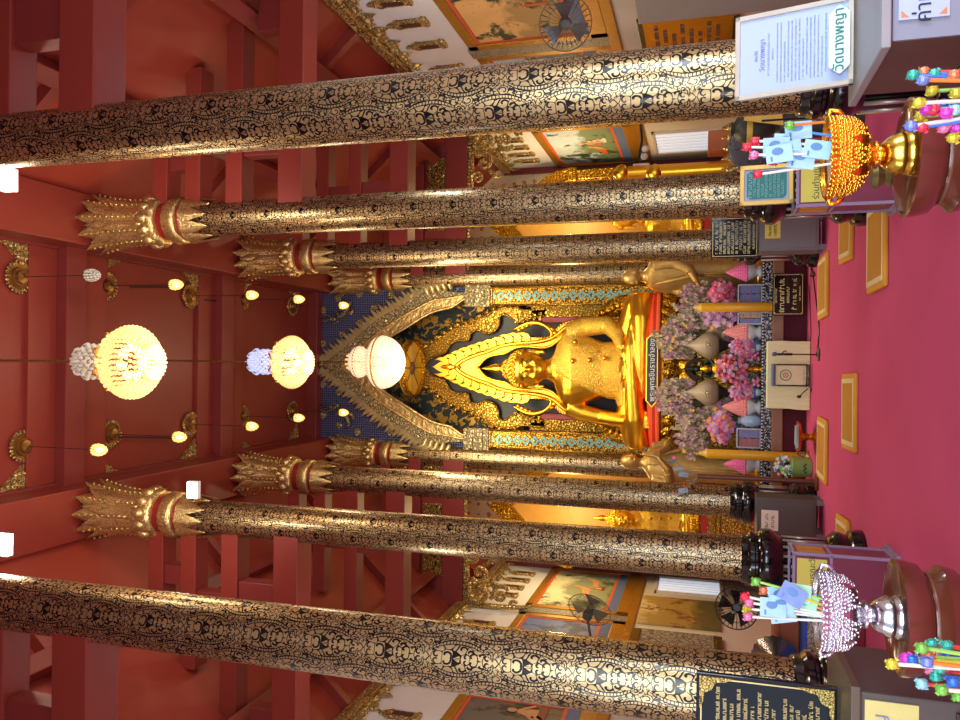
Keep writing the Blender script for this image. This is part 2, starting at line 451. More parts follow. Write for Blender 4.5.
    pe.build('pendant_petals', GOLDC, t, smooth=True)
    return t
ordn = ('nearest', 'second', 'third', 'farthest')
col0 = None
for i, Y in enumerate(ROW[:4]):
    for s, nm in ((1, 'right'), (-1, 'left')):
        lb = '%s gold and black lacquered column in the %s row' % (ordn[i], nm)
        if i == 3: lb = 'farthest gold and black lacquered column in the %s row, at the mosaic wall' % nm
        if col0 is None: col0 = make_column(lb, (s*CX, Y, 0)); tag(col0, group='lacquered columns along the nave')
        else: dup(col0, (s*CX, Y, 0), .35+.7*i*s, lb)
# the nearest pair stands on a slightly lower base
for o in list(bpy.data.objects):
    if o.get('label', '').startswith('nearest gold and black lacquered column'):
        for c in o.children:
            if c.name.split('.')[0] in ('base_moulding', 'fluted_drum', 'fillet', 'plinth'): c.scale = (1.02, 1.02, .88)
# ------------------------------------------------------------------ mosaic wall, gable and niche
def half(pts, Y, cx=367.5):
    """picture points of the right half -> (x, z) at depth Y, measured from the nave's centre line"""
    out = []
    for x, y in pts:
        q = atY(x, y, Y); c = atY(x, cx-(x-480)*.0106, Y); out.append((abs(q.x-c.x), q.z))
    return out
def mirror(h): return h+[(-x, z) for x, z in h[::-1] if x > 1e-4]
def resample(p, n):
    L = [0]
    for a, b in zip(p, p[1:]): L.append(L[-1]+math.hypot(b[0]-a[0], b[1]-a[1]))
    out = []; j = 0
    for i in range(n):
        d = L[-1]*i/(n-1)
        while j < len(p)-2 and L[j+1] < d: j += 1
        u = (d-L[j])/max(1e-9, L[j+1]-L[j]); out.append((p[j][0]+(p[j+1][0]-p[j][0])*u, p[j][1]+(p[j+1][1]-p[j][1])*u))
    return out
def smoothp(p, it=2):
    for _ in range(it):
        q = [p[0]]
        for a, b in zip(p, p[1:]): q += [(a[0]*.75+b[0]*.25, a[1]*.75+b[1]*.25), (a[0]*.25+b[0]*.75, a[1]*.25+b[1]*.75)]
        p = q+[p[-1]]
    return p
GY = 16.0
g_out = half([(322,367.5),(345,352),(357,342),(376,324),(398,311),(418,299),(428,292),(440,291),(452,293),(470,294)], GY)
g_in = half([(362,367.5),(378,350),(392,339),(410,328),(428,316),(440,311),(452,309),(461,303),(464,300),(472,299)], GY)
g_out[0] = (0, g_out[0][1]); g_in[0] = (0, g_in[0][1])
hole = [(x+.06, z+.06) for x, z in g_in[:-2]]; hole[0] = (0, g_in[0][1]+.12)
poly = [(2.0, 0), (2.0, 10.24), (-2.0, 10.24), (-2.0, 0), (-1.42, 0)]+[(-max(x, 0), z) for x, z in hole[::-1] if x > 0]+[(0, hole[0][1])]+[(max(x, 0), z) for x, z in hole if x > 0]+[(1.42, 0)]
m = MB().prism(poly, .2, Matrix.Translation((0, GY+.02, 0))); struct(m.build('wall_back', MOSAIC))
def teal():
    m, t = newmat('dark teal panel with gold painted trees'); o = t.obj()
    n = t.noise(5.5, 5, o, .62, 1.2); s = t.n('ShaderNodeSeparateXYZ'); t.l(o, s.inputs[0])
    w = t.math('SINE', t.math('MULTIPLY', s.outputs[0], 14.0)); f = t.math('GREATER_THAN', t.math('ADD', n.outputs[0], t.math('MULTIPLY', w, .06)), .535)
    t.set(t.mix(f, lin((16, 34, 36)), lin((196, 150, 62))), .4, t.math('MULTIPLY', f, .9)); t.bump(f, .5, .01); return m
m = MB().box((-1.9, 17.0, 1.5), (1.9, 17.15, 9.4)); struct(m.build('wall_inner', teal()))
for s, nm in ((-1, 'left'), (1, 'right')):
    m = MB().box((s*1.42, 16.2, 0), (s*1.9, 17.0, 9.3)); struct(m.build('niche_side', mat('niche red', (96, 30, 22), .5)))
GREY = relief_gold('pale gilded stucco', (200, 182, 136), .4, 11, .7, .02, .3, sp=.75)
CREST = mat('pale gold stucco', (198, 178, 126), .38, .8, var=.3, sc=7, bump=.5, bsc=18, bd=.02)
t = thing('naga_gable', 'tall pointed gold gable with naga ends framing the niche on the blue mosaic wall', 'gable', (0, GY-.12, 6.4))
def lo(p, d=0): return [(x, z-6.4) for x, z in p]
n = 40
O_, I_ = resample(smoothp(g_out), n), resample(smoothp(g_in), n)
for s in (1, -1):
    a = [(s*x, z) for x, z in lo(O_)]; b = [(s*(x*.5+u*.5), z*.5+v*.5) for (x, z), (u, v) in zip(lo(O_), lo(I_))]; c = [(s*x, z) for x, z in lo(I_)]
    MB().strip(a, b, .12).build('outer_bargeboard', GREY, t, smooth=SM)
    MB().strip(b, c, .07, Matrix.Translation((0, .05, 0))).build('inner_bargeboard', mat('gold moulding', (206, 176, 116), .4, .9, var=.25, sc=9, bump=.9, bsc=12, bd=.03), t, smooth=SM)
    r = MB(); r.tube([(x, -.005, z) for x, z in b], .022); r.tube([(x, .03, z) for x, z in c], .028); r.build('moulding', mat('gold moulding', (1,1,1)), t, smooth=True)
    cr = MB()
    for k in range(1, n-7):
        (x, z), (x2, z2) = a[k], a[min(k+1, n-1)]
        tx, tz = x2-x, z2-z; L = math.hypot(tx, tz); tx /= L; tz /= L; nx, nz = -tz*s, tx*s
        if nz < 0: nx, nz = -nx, -nz
        h = .24+.08*(k % 2); w = .07
        cr.prism([(x-tx*w, z-tz*w), (x-tx*w*.9+nx*h*.4, z-tz*w*.9+nz*h*.4), (x-tx*.06+nx*h, z-tz*.06+nz*h), (x+tx*w*.5+nx*h*.5, z+tz*w*.5+nz*h*.5), (x+tx*w, z+tz*w)], .06, Matrix.Translation((0, .03, 0)))
    cr.build('leaf_crest', CREST, t, bevel=.012)
    hd = MB(); P = half([(428,296),(436,288),(444,283),(450,282)], GY); hx, hz = lo(half([(425,291)], GY))[0]
    for k in range(5):
        x0, z0 = hx-.02+.03*k, hz-.02-.13*k
        hd.tube([(s*(x0-.12), -.02, z0-.12), (s*(x0+.02), -.03, z0-.06), (s*(x0+.1), -.04, z0+.06), (s*(x0+.07), -.04, z0+.18), (s*(x0+.14), -.03, z0+.3)], [.05, .07, .065, .045, .005], seg=8)
    hd.build('naga_head', CREST, t, smooth=True)
    ft = MB().box((s*1.3, -.05, -.45), (s*1.78, .1, .12)).box((s*1.34, -.08, -.1), (s*1.74, .1, .0)).box((s*1.34, -.08, -.32), (s*1.74, .1, -.24)); ft.build('gable_foot', GREY, t, bevel=.015)
fi = MB().lathe([(.001, .75), (.025, .6), (.05, .42), (.03, .36), (.07, .25), (.1, .12), (.05, .05), (.09, -.05), (.05, -.2)], 10); fi.build('finial', GREY, t, smooth=True, loc=(0, .05, g_out[0][1]-6.4-.35))
# jamb pillars with a teal inlay
def inlay():
    m, t = newmat('gold with teal glass inlay'); o = t.obj()
    s = t.n('ShaderNodeSeparateXYZ'); t.l(o, s.inputs[0])
    u = t.math('MULTIPLY', t.math('ABSOLUTE', s.outputs[0]), 9.0); v = t.math('MULTIPLY', s.outputs[2], 5.2)
    d = t.math('ADD', t.math('ABSOLUTE', u), t.math('ABSOLUTE', t.math('SUBTRACT', t.math('MULTIPLY', t.math('FRACT', v), 2.0), 1.0)))
    f = t.math('MULTIPLY', t.math('GREATER_THAN', d, .45), t.math('LESS_THAN', d, 1.0))
    vn = t.vor(20, o, 'DISTANCE_TO_EDGE'); g = t.mix(t.math('GREATER_THAN', vn.outputs[0], .14), lin((86, 56, 16)), lin((196, 146, 58)))
    t.set(t.mix(f, g, lin((84, 142, 140))), .32, t.math('SUBTRACT', 1.0, t.math('MULTIPLY', f, .6))); t.bump(vn.outputs[0], .5, .01); return m
INL = inlay()
for s, nm in ((1, 'right'), (-1, 'left')):
    t = thing('jamb_pillar', 'square gold pillar with teal inlay on the %s edge of the niche' % nm, 'pillar', (s*1.52, 15.98, 1.6), group='jamb pillars')
    MB().box((-.17, -.1, 0), (.17, .1, 4.4)).build('shaft', INL, t, bevel=.01)
    MB().box((-.2, -.13, -.1), (.2, .13, .35)).box((-.2, -.12, 4.3), (.2, .12, 4.42)).build('moulding', GOLDF, t, bevel=.02)
    b = MB()
    for e in (-1, 1): b.tube([(e*.185, -.09, .35), (e*.185, -.09, 4.3)], .022)
    b.build('beaded_edge', GOLDF, t, smooth=True)
    MB().prism([(-.17, 4.42), (.17, 4.42), (.1, 4.62), (.06, 4.9), (-.06, 4.9), (-.1, 4.62)], .15, Matrix.Translation((0, -.08, 0))).build('capital', mat('red gold capital', (140, 50, 26), .4), t, bevel=.02)
# inner scalloped arch with its dark panel
AY = 16.45
i_in = half([(424,367.5),(431,358),(446,354.5),(449,346),(456,341),(470,341.5),(470,333),(479,329.5),(485,334.5),(495,332),(500,323.5),(499,316),(505,313),(513,319),(519,322),(527,318),(545,314)], AY)
i_out = half([(408,367.5),(420,355),(436,343),(450,333),(462,326),(473,324),(478,319),(486,317),(491,312),(497,309),(504,307),(509,306.5),(514,307),(520,308),(524,310),(530,309),(546,308)], AY)
i_in[0] = (0, i_in[0][1]); i_out[0] = (0, i_out[0][1])
t = thing('scalloped_arch', 'scalloped gold arch edged with leaves around the dark panel behind the big seated statue', 'arch', (0, AY, 2.2))
def l2(p): return [(x, z-2.2) for x, z in p]
pan = l2([(1.02, 2.2)]+[(x, z) for x, z in i_in[::-1]]); pan = pan+[(-x, z) for x, z in pan[::-1] if x > 1e-4]
MB().prism(pan, .04, Matrix.Translation((0, .14, 0))).build('dark_panel', mat('black panel', (30, 30, 32), .45), t)
for s in (1, -1):
    O2, I2 = resample(smoothp(l2(i_out), 1), 60), resample(smoothp(l2(i_in), 1), 60)
    a = [(s*x, z) for x, z in O2]; b = [(s*x, z) for x, z in I2]
    MB().strip(a, b, .12).build('arch_band', GOLDF, t, smooth=SM)
    r = MB(); r.tube([(x, -.01, z) for x, z in b], .025); r.tube([(x, -.01, z) for x, z in a], .022)
    for k in range(4, 52, 3):
        x, z = a[k]; r.ball((x+s*.05, .03, z+.06), (.07, .04, .09), seg=8, rings=5)
    r.build('leaf_border', GOLDF, t, smooth=True)
    px = half([(560,312)], AY)[0][0]
    MB().box((s*.98, .0, .1), (s*1.1, .12, 2.75)).build('red_post', mat('red post', (160, 40, 44), .4), t, bevel=.01)
    q = MB()
    for k in range(5): q.box((s*.96, -.02, 2.75+k*.13), (s*(1.2-.01*k), .14, 2.84+k*.13))
    q.build('post_capital', GOLDF, t, bevel=.015)
    MB().box((s*1.1, .0, .1), (s*1.36, .12, 3.0)).build('gold_post', GOLDF, t, bevel=.01)
# tiered parasol under the gable
q = atY(412, 368, 15.75)
t = thing('ceremonial_parasol', 'round yellow gold ceremonial parasol hanging under the gable above the statue', 'parasol', (q.x, 15.75, q.z))
MB().lathe([(.6, 0), (.61, .03), (.6, .08), (.35, .2), (.1, .27), (.02, .4)], 36).build('canopy', mat('yellow gold cloth', (206, 160, 40), .5, .3, bump=.2), t, smooth=SM)
MB().lathe([(.615, -.07), (.615, .04), (.585, .04), (.585, -.07)], 36, fr=lambda r, z, a, j: (r, z-(.02 if z < 0 else 0)*abs(sin(a*14))), cap=False).build('fringe', GOLDY, t, smooth=SM)
b = MB().lathe([(.16, .02), (.12, -.03), (.05, -.06), (.01, -.06)], 20)
for k in range(8):
    a = k*pi/4; b.tube([(0, 0, .0), (.58*cos(a), .58*sin(a), .0)], .014, seg=6)
b.build('rib_boss', mat('brown boss', (90, 60, 30), .4), t, smooth=SM)
# mosaic flowers and flying figures in relief
fl = None; k = 0
FLP = [(323,310),(323,343),(323,384),(323,415),(338,298),(340,351),(339,392),(339,425),(342,334),(360,322),(359,405),(359,294),(357,432),(374,308),(374,419),(391,295),(390,432),(405,308),(405,419),(415,292),(417,436),(338,352.5)]
names = {}
for x, y in FLP[:-1]:
    p = atY(x, y, GY); sd = 'right' if y < 367 else 'left'; names[sd] = names.get(sd, 0)+1
    lb = 'small gold flower on the blue mosaic %s of the gable, %s from the ceiling' % (sd, ('first','second','third','fourth','fifth','sixth','seventh','eighth','ninth','tenth','eleventh','twelfth')[names[sd]-1])
    if fl is None:
        fl = thing('mosaic_flower', lb, 'flower ornament', (p.x, GY, p.z), group='gold flowers on the mosaic wall')
        b = MB()
        for j in range(8):
            a = j*pi/4; b.ball((.055*cos(a), 0, .055*sin(a)), (.034, .02, .034), seg=8, rings=5)
        b.build('petals', GREY, fl, smooth=True); MB().ball((0, -.01, 0), (.035, .025, .035)).build('centre', GREY, fl, smooth=True)
    else: dup(fl, (p.x, GY, p.z), label=lb)
for y, sd in ((316, 'right'), (411, 'left')):
    p = atY(343, y, GY); s = 1 if sd == 'right' else -1
    t = thing('flying_deity_relief', 'gold relief of a flying deity on the blue mosaic, %s of the gable' % sd, 'relief', (p.x, GY-.05, p.z), group='flying deity reliefs')
    b = MB(); b.tube([(-s*.05, 0, .12), (0, 0, 0), (s*.12, 0, -.12), (s*.3, 0, -.2), (s*.38, .0, -.08)], [.05, .085, .08, .05, .02], flat=.6); b.ball((-s*.07, 0, .2), (.05, .04, .06))
    b.tube([(-s*.04, -.02, .08), (-s*.14, -.03, .1), (-s*.18, -.03, .2)], .02); b.tube([(0, -.02, .08), (s*.12, -.03, .14)], .02)
    b.tube([(s*.1, -.02, -.12), (s*.05, -.02, -.24), (s*.18, -.01, -.3)], [.05, .04, .02]); b.build('body', GREY, t, smooth=True)
    MB().lathe([(.04, 0), (.03, .06), (.012, .12), (.001, .2)], 8).build('crown', GREY, t, smooth=True, loc=(-s*.08, 0, .24))
    MB().tube([(-s*.05, .01, .6), (-s*.13, .01, .42), (-s*.05, .01, .24), (s*.04, .01, .4), (-s*.05, .01, .6)], .016).build('scarf', GREY, t, smooth=True)
# ------------------------------------------------------------------ remeshing of bodies
def fuse(b, name, mats, parent, voxel, smooth_it=4, loc=None):
    o = b.build('tmp_body', mats, None); r = o.modifiers.new('r', 'REMESH'); r.mode = 'VOXEL'; r.voxel_size = voxel
    if smooth_it: q = o.modifiers.new('s', 'SMOOTH'); q.factor = .5; q.iterations = smooth_it
    dg = bpy.context.evaluated_depsgraph_get(); dg.update()
    me = bpy.data.meshes.new_from_object(o.evaluated_get(dg)); me.name = name
    bpy.data.objects.remove(o); me.materials.clear()
    for m_ in (mats if isinstance(mats, (list, tuple)) else [mats]): me.materials.append(m_)
    me.polygons.foreach_set('use_smooth', [True]*len(me.polygons))
    o = bpy.data.objects.new(name, me); COL.objects.link(o); o.parent = parent
    if loc is not None: o.location = loc
    return o
def shell(src, name, matl, parent, cond, off=.025):
    """a garment: faces of the body under cond, moved outward"""
    bm = bmesh.new(); bm.from_mesh(src.data)
    bm.normal_update()
    bmesh.ops.delete(bm, geom=[f for f in bm.faces if not cond(f.calc_center_median(), f.normal)], context='FACES')
    for v in bm.verts: v.co += v.normal*(off if not v.is_boundary else off*.2)
    me = bpy.data.meshes.new(name); bm.to_mesh(me); bm.free(); me.materials.clear(); me.materials.append(matl)
    me.polygons.foreach_set('use_smooth', [True]*len(me.polygons))
    me.polygons.foreach_set('material_index', [0]*len(me.polygons))
    o = bpy.data.objects.new(name, me); COL.objects.link(o); o.parent = parent; return o
# ------------------------------------------------------------------ the large seated Buddha
ROBE = relief_gold('sequined gold robe', (255, 206, 78), .42, 22, .6, .012, .6, sp=.75)
def ell_loft(b, rings, seg=28):
    """rings: (z, cx, cy, rx, ry)"""
    vs = []; n = len(rings)
    for z, cx, cy, rx, ry in rings:
        for i in range(seg): a = 2*pi*i/seg; vs.append((cx+rx*cos(a), cy+ry*sin(a), z))
    fs = [(j*seg+i, j*seg+(i+1) % seg, (j+1)*seg+(i+1) % seg, (j+1)*seg+i) for j in range(n-1) for i in range(seg)]
    fs += [tuple(range(seg-1, -1, -1)), tuple((n-1)*seg+i for i in range(seg))]
    b.add(vs, fs)
def make_buddha(t):
    """seated, right hand over the knee; origin at the seat, z from 0 (seat) to 2.7 (crown of head)"""
    b = MB()
    ell_loft(b, [(.0, 0, .05, .75, .45), (.35, 0, .05, .58, .4), (.75, 0, .06, .54, .36), (1.1, 0, .06, .66, .4), (1.4, 0, .06, .8, .4), (1.58, 0, .06, .8, .33), (1.72, 0, .06, .55, .25), (1.82, 0, .05, .27, .22), (1.95, 0, .03, .2, .2)])
    b.tube([(0, .03, 1.8), (0, 0, 2.12)], [.21, .2], seg=20)
    ell_loft(b, [(1.97, 0, -.1, .1, .12), (2.0, 0, -.1, .17, .2), (2.08, 0, -.06, .24, .27), (2.2, 0, -.02, .3, .33), (2.35, 0, 0, .33, .36), (2.5, 0, .02, .33, .36), (2.65, 0, .03, .27, .3), (2.74, 0, .03, .16, .18)])
    # face: nose, brow ridges, lids, lips, long ears
    b.tube([(0, -.345, 2.42), (0, -.385, 2.3), (0, -.4, 2.25)], [.022, .034, .045], seg=10); b.ball((0, -.37, 2.25), (.062, .05, .032))
    for s in (-1, 1):
        b.tube([(s*.03, -.355, 2.42), (s*.12, -.35, 2.46), (s*.22, -.27, 2.42)], [.014, .018, .012], seg=8)
        b.ball((s*.125, -.315, 2.375), (.075, .04, .032)); b.ball((s*.13, -.27, 2.2), (.1, .08, .09))
        b.tube([(s*.335, .0, 2.46), (s*.37, -.01, 2.36), (s*.36, -.02, 2.2), (s*.35, -.03, 2.02)], [.03, .055, .04, .045], seg=8, flat=1)
    b.ball((0, -.31, 2.155), (.085, .05, .022)); b.ball((0, -.3, 2.115), (.07, .05, .024)); b.ball((0, -.27, 2.03), (.09, .07, .06))
    # arms
    b.tube([(-.74, .05, 1.5), (-.86, .05, 1.2), (-.93, -.0, .78), (-.96, -.16, .5), (-.97, -.38, .2), (-.96, -.5, .06)], [.2, .18, .16, .15, .115, .1], seg=16)
    b.tube([(.74, .05, 1.5), (.87, .05, 1.15), (.9, -.02, .68), (.72, -.25, .42), (.42, -.5, .3)], [.2, .18, .16, .15, .1], seg=16)
    # right hand hanging over the shin, fingers down
    b.ball((-.96, -.57, -.02), (.14, .09, .17))
    for k in range(4):
        x = -1.07+.068*k; L = (.3, .36, .38, .33)[k]
        b.tube([(x, -.6, -.1), (x, -.655, -.22), (x, -.64, -.1-L)], [.036, .034, .026], seg=8)
    b.tube([(-.84, -.55, .02), (-.78, -.6, -.1), (-.78, -.63, -.22)], [.04, .036, .028], seg=8)
    # left hand resting in the lap, palm up
    b.ball((.25, -.55, .27), (.2, .13, .07))
    for k in range(4): b.tube([(.12, -.49-.06*k, .28), (-.08, -.5-.055*k, .3), (-.22+.02*k, -.5-.05*k, .31)], [.038, .034, .026], seg=8)
    b.tube([(.22, -.66, .3), (.08, -.7, .36), (-.02, -.68, .37)], [.04, .034, .026], seg=8)
    # crossed legs
    for s in (-1, 1):
        b.tube([(s*.3, .05, .1), (s*.85, -.1, .12), (s*1.3, -.22, .03), (s*1.45, -.3, -.03)], [.36, .34, .29, .24], seg=18)
    b.tube([(1.42, -.36, -.08), (1.0, -.55, -.1), (.4, -.62, -.1), (-.5, -.55, -.1)], [.25, .22, .18, .15], seg=16)
    b.tube([(-1.42, -.34, -.04), (-.9, -.52, .02), (-.2, -.62, .08), (.45, -.6, .12), (.82, -.52, .1)], [.25, .22, .17, .14, .11], seg=16)
    for k in range(5): b.tube([(.78, -.6+.04*k, .12), (.98, -.58+.04*k, .13)], [.045, .03], seg=8)
    body = fuse(b, 'body', GOLD, t, .026, 3)
    def on_robe(c, nrm):
        if not (.3 < c.z < 1.86): return False
        edge = -.02-.62*max(0, (1.8-c.z)/1.3)
        if c.y > .12: return c.z < 1.72
        if c.x > .82 and c.z < .45: return False
        return c.x > edge and not (c.x < -.68)
    shell(body, 'robe', ROBE, t, on_robe, .022)
    # curls, crown knob and flame
    h = MB(); h.ball((0, .05, 2.55), (.37, .38, .3), seg=20, rings=12); h.ball((0, .06, 2.84), (.19, .19, .14), seg=16, rings=8)
    for j in range(9):
        tt = .15+.19*j; cnt = max(4, int(26*sin(tt)))
        for i in range(cnt):
            a = 2*pi*(i+.5*(j % 2))/cnt; q = Vector((sin(tt)*cos(a)*.375, .05+sin(tt)*sin(a)*.385, 2.55+cos(tt)*.31))
            if q.y < -.14 and q.z < 2.6+.03*0: continue
            h.ball(q, .04, seg=6, rings=4)
    for j in range(3):
        tt = .4+.4*j
        for i in range(12): a = 2*pi*i/12; h.ball((sin(tt)*cos(a)*.19, .06+sin(tt)*sin(a)*.19, 2.84+cos(tt)*.14), .034, seg=6, rings=4)
    h.build('curled_hair', mat('bright satin gold', (252, 196, 70), .36, 1, var=.1, sc=6), t, smooth=True)
    f = MB().lathe([(.08, 2.95), (.1, 3.0), (.07, 3.03), (.09, 3.08), (.085, 3.18), (.05, 3.3), (.02, 3.42), (.002, 3.5)], 14, fr=lambda r, z, a, j: (r*(1+.15*cos(a*7)), z))
    f.build('flame_finial', GOLD, t, smooth=True, loc=(0, .06, 0))
    e = MB()
    for s in (-1, 1): e.ball((s*.125, -.338, 2.365), (.05, .018, .012), mi=0); e.tube([(s*.035, -.372, 2.42), (s*.12, -.366, 2.468), (s*.21, -.29, 2.43)], .009)
    e.build('eye', mat('dark eye inlay', (50, 34, 20), .3), t, smooth=True)
    l = MB(); l.tube([(-.075, -.34, 2.14), (-.03, -.362, 2.135), (0, -.358, 2.138), (.03, -.362, 2.135), (.075, -.34, 2.14)], .007); l.build('lips', mat('dark eye inlay', (1,1,1)), t, smooth=True)
    br = MB().lathe([(.155, 0), (.165, .03), (.155, .06), (.165, .09), (.155, .12)], 20, mat=Matrix.Translation((-.965, -.36, .12)) @ Matrix.Rotation(-.55, 4, 'X'), cap=False); br.build('bracelet', GOLDF, t, smooth=True)
    me_ = MB()
    for x, z in ((.18, 1.35), (.2, 1.0), (.24, .68), (.55, 1.3)): me_.ball((x, -.36 if z > .8 else -.37, z), (.055, .05, .055), seg=10, rings=6)
    me_.build_each('robe_medallion', GOLDM, t, smooth=True)
BX, BY, BZ = -.02, 15.55, 2.8
t = thing('seated_buddha_statue', 'huge golden seated statue touching its knee, in the middle of the altar', 'statue', (BX, BY, BZ)); t.scale = (1, 1, .94)
make_buddha(t); BUD = t
# flame halo and its pedestal
HY = 15.95
h_out = half([(433,367.3),(440,363),(448,360.5),(453,358),(463,353),(474,349),(485,345),(497,341.5),(510,337),(527,336),(541,337),(549,336),(555,329),(563,321),(582,316.5),(609,315),(625,313)], HY)
h_in = half([(478,367.3),(482,362),(486,358),(491,355.5),(498,354),(505,353),(508,351.5),(512,348.5),(518,346),(526,345.5),(534,346),(545,347),(556,342),(566,329),(585,322.5),(609,321.5),(625,321)], HY)
h_out[0] = (0, h_out[0][1]); h_in[0] = (0, h_in[0][1])
t = thing('flame_halo', 'golden flame shaped halo with serrated edge around the big seated statue', 'halo', (0, HY, BZ))
def l3(p): return [(x, z-BZ) for x, z in p]
n = 70
for s in (1, -1):
    A, B = resample(smoothp(l3(h_out), 1), n), resample(smoothp(l3(h_in), 1), n)
    a = [(s*x, z) for x, z in A]; b = [(s*x, z) for x, z in B]
    mid = [((x+u)/2, (z+v)/2) for (x, z), (u, v) in zip(a, b)]
    MB().strip(a, b, .1).build('halo_band', GOLDM, t, smooth=SM)
    r = MB(); r.tube([(x, -.02, z) for x, z in mid], .045); r.tube([(x, -.01, z) for x, z in b], .03); r.build('halo_moulding', GOLD, t, smooth=True)
    fl_ = MB()
    for k in range(5, 38, 3):
        (x, z), (x2, z2) = a[k], a[k+1]; tx, tz = x-x2, z-z2; L = math.hypot(tx, tz); tx /= L; tz /= L
        nx, nz = (tz, -tx); 
        if nx*s < 0: nx, nz = -nx, -nz
        fl_.prism([(x-tx*.07-nx*.09, z-tz*.07-nz*.09), (x-tx*.08+nx*.0, z-tz*.08+nz*.0), (x-tx*.03+nx*.075, z-tz*.03+nz*.075), (x+tx*.09+nx*.11, z+tz*.09+nz*.11), (x+tx*.24+nx*.09, z+tz*.24+nz*.09), (x+tx*.12+nx*.035, z+tz*.12+nz*.035), (x+tx*.06-nx*.02, z+tz*.06-nz*.02), (x+tx*.04-nx*.1, z+tz*.04-nz*.1)], .07, Matrix.Translation((0, -.04, 0)))
    fl_.build('flame_tongue', GOLD, t, bevel=.015)
    bd = MB()
    for k in range(38, n, 1): x, z = a[k]; bd.ball((x, .02, z), .035, seg=8, rings=5)
    bd.build('beaded_edge', GOLDM, t, smooth=True)
    # crescent leaves beside the shoulders and makara heads at the knees
    lf = resample(smoothp(l3(half([(514,329),(522,324.5),(532,321),(542,322),(550,327),(553,333),(548,337.5)], HY)), 2), 24)
    lw = MB(); lw.tube([(s*x, .0, z) for x, z in lf], [.015+.085*sin(pi*min(1, .12+k/23*.8)) for k in range(24)], flat=.6, seg=10)
    for k in range(1, 22, 2):
        x, z = lf[k]; lw.ball((s*(x-.02), -.02, z-.07), (.05, .04, .06), seg=6, rings=5)
    lw.build('crescent_leaf', GOLD, t, smooth=True)
    mk = MB(); pts = l3(half([(622,317),(634,316),(640,309),(636,301),(626,300),(616,303),(606,309),(596,313)], HY-.1)); pts = resample(smoothp(pts, 2), 26)
    mk.tube([(s*x, -.1, z) for x, z in pts], [.12+.07*sin(pi*k/25) if k < 18 else .19-.02*(k-17) for k in range(26)], seg=12, flat=.7)
    for k in range(0, 25, 2):
        x, z = pts[k]; mk.ball((s*x, -.22, z), (.07, .06, .07), seg=8, rings=5)
    mk.build('makara_head', GOLDY, t, smooth=True)
tp = MB(); zt = h_out[0][1]-BZ; tp.lathe([(.001, .38), (.04, .2), (.085, .0), (.1, -.08), (.06, -.16), (.09, -.22), (.05, -.34)], 14, mat=Matrix.Translation((0, .05, zt-.32))); tp.build('halo_tip', GOLD, t, smooth=True)
# lotus throne, red orange cloth and stepped pedestal
t = thing('lotus_throne', 'stepped gold lotus pedestal under the big seated statue', 'pedestal', (BX, BY-.1, 0))
b = MB()
def oval(prof, sx, sy, seg=64, **k): b.lathe(prof, seg, mat=Matrix.Diagonal((sx, sy, 1, 1)), **k)
oval([(1.0, 2.3), (1.0, 2.34), (.97, 2.38), (.97, 2.52)], 1.62, .78); b.build('seat_slab', GOLDM, t, smooth=SM)
b = MB(); oval([(1.0, 2.4), (1.04, 2.42), (1.06, 2.5), (1.02, 2.56), (.9, 2.6)], 1.6, .78); b.build('orange_cloth', mat('red orange cloth', (214, 64, 26), .6, var=.2, sc=5, bump=.4, bsc=14), t, smooth=SM)
b = MB(); oval([(1.06, 2.36), (1.09, 2.38), (1.09, 2.42), (1.06, 2.44)], 1.6, .78); b.build('cloth_hem', mat('orange hem', (226, 96, 50), .5), t, smooth=SM)
for row, (z0, z1, r0, r1, up) in enumerate(((2.02, 2.34, .93, 1.08, 1), (2.02, 1.72, .93, 1.1, 0))):
    b = MB(); N = 44
    for q in range(N):
        a = 2*pi*(q+.5*row)/N
        if sin(a) > .35: continue
        vs = []
        for j in range(6):
            u = j/5; z = z0+(z1-z0)*u; rr = r0+(r1-r0)*sin(u*pi/2)*(1-.15*u**4); w = pi/N*(1 if u < .55 else max(.1, sqrt(max(0, 1-((u-.55)/.45)**2))))
            for e in (-1, -.5, 0, .5, 1): k2 = rr+.05*(1-e*e)*(1-.3*u); vs.append((1.62*k2*cos(a+w*e), .8*k2*sin(a+w*e), z))
        b.add(vs, [(j*5+e, j*5+e+1, j*5+e+6, j*5+e+5) for j in range(5) for e in range(4)])
    b.lathe([(.9, 2.34), (.95, 2.02), (.92, 1.72)], 48, mat=Matrix.Diagonal((1.6, .78, 1, 1)))
    b.build('lotus_petals', GOLDY, t, smooth=True)
b = MB()
for z0, z1, x, y in ((1.6, 1.72, 1.42, .8), (1.5, 1.6, 1.4, .78), (1.12, 1.5, 1.38, .72), (1.02, 1.12, 1.4, .8), (.9, 1.02, 1.38, .82), (.4, .9, 1.34, .8), (0, .4, 1.38, .82)): b.box((-x, -y, z0), (x, min(y, .5), z1))
b.build('carved_steps', GOLDF, t, bevel=.02)
b = MB()
for k in range(13): b.box((-1.34+k*.21, -.8, 1.18), (-1.2+k*.21, -.68, 1.44))
b.build('carved_panels', relief_gold('black gold panel', (196, 150, 70), .35, 30, 1, .02, .05), t, bevel=.01)
for s in (1, -1):
    b = MB(); b.ball((0, 0, .05), (.16, .14, .1)); 
    for a, L in ((.2, .34), (.7, .42), (1.2, .36), (1.8, .28), (-.3, .22)): b.tube([(0, 0, 0), (s*cos(a)*L*.5, -.05, sin(a)*L*.6), (s*cos(a)*L*.7, -.06, sin(a)*L)], [.08, .06, .01], seg=8)
    b.build('corner_flame', GOLDY, t, smooth=True, loc=(s*1.62, -.5, 2.42))
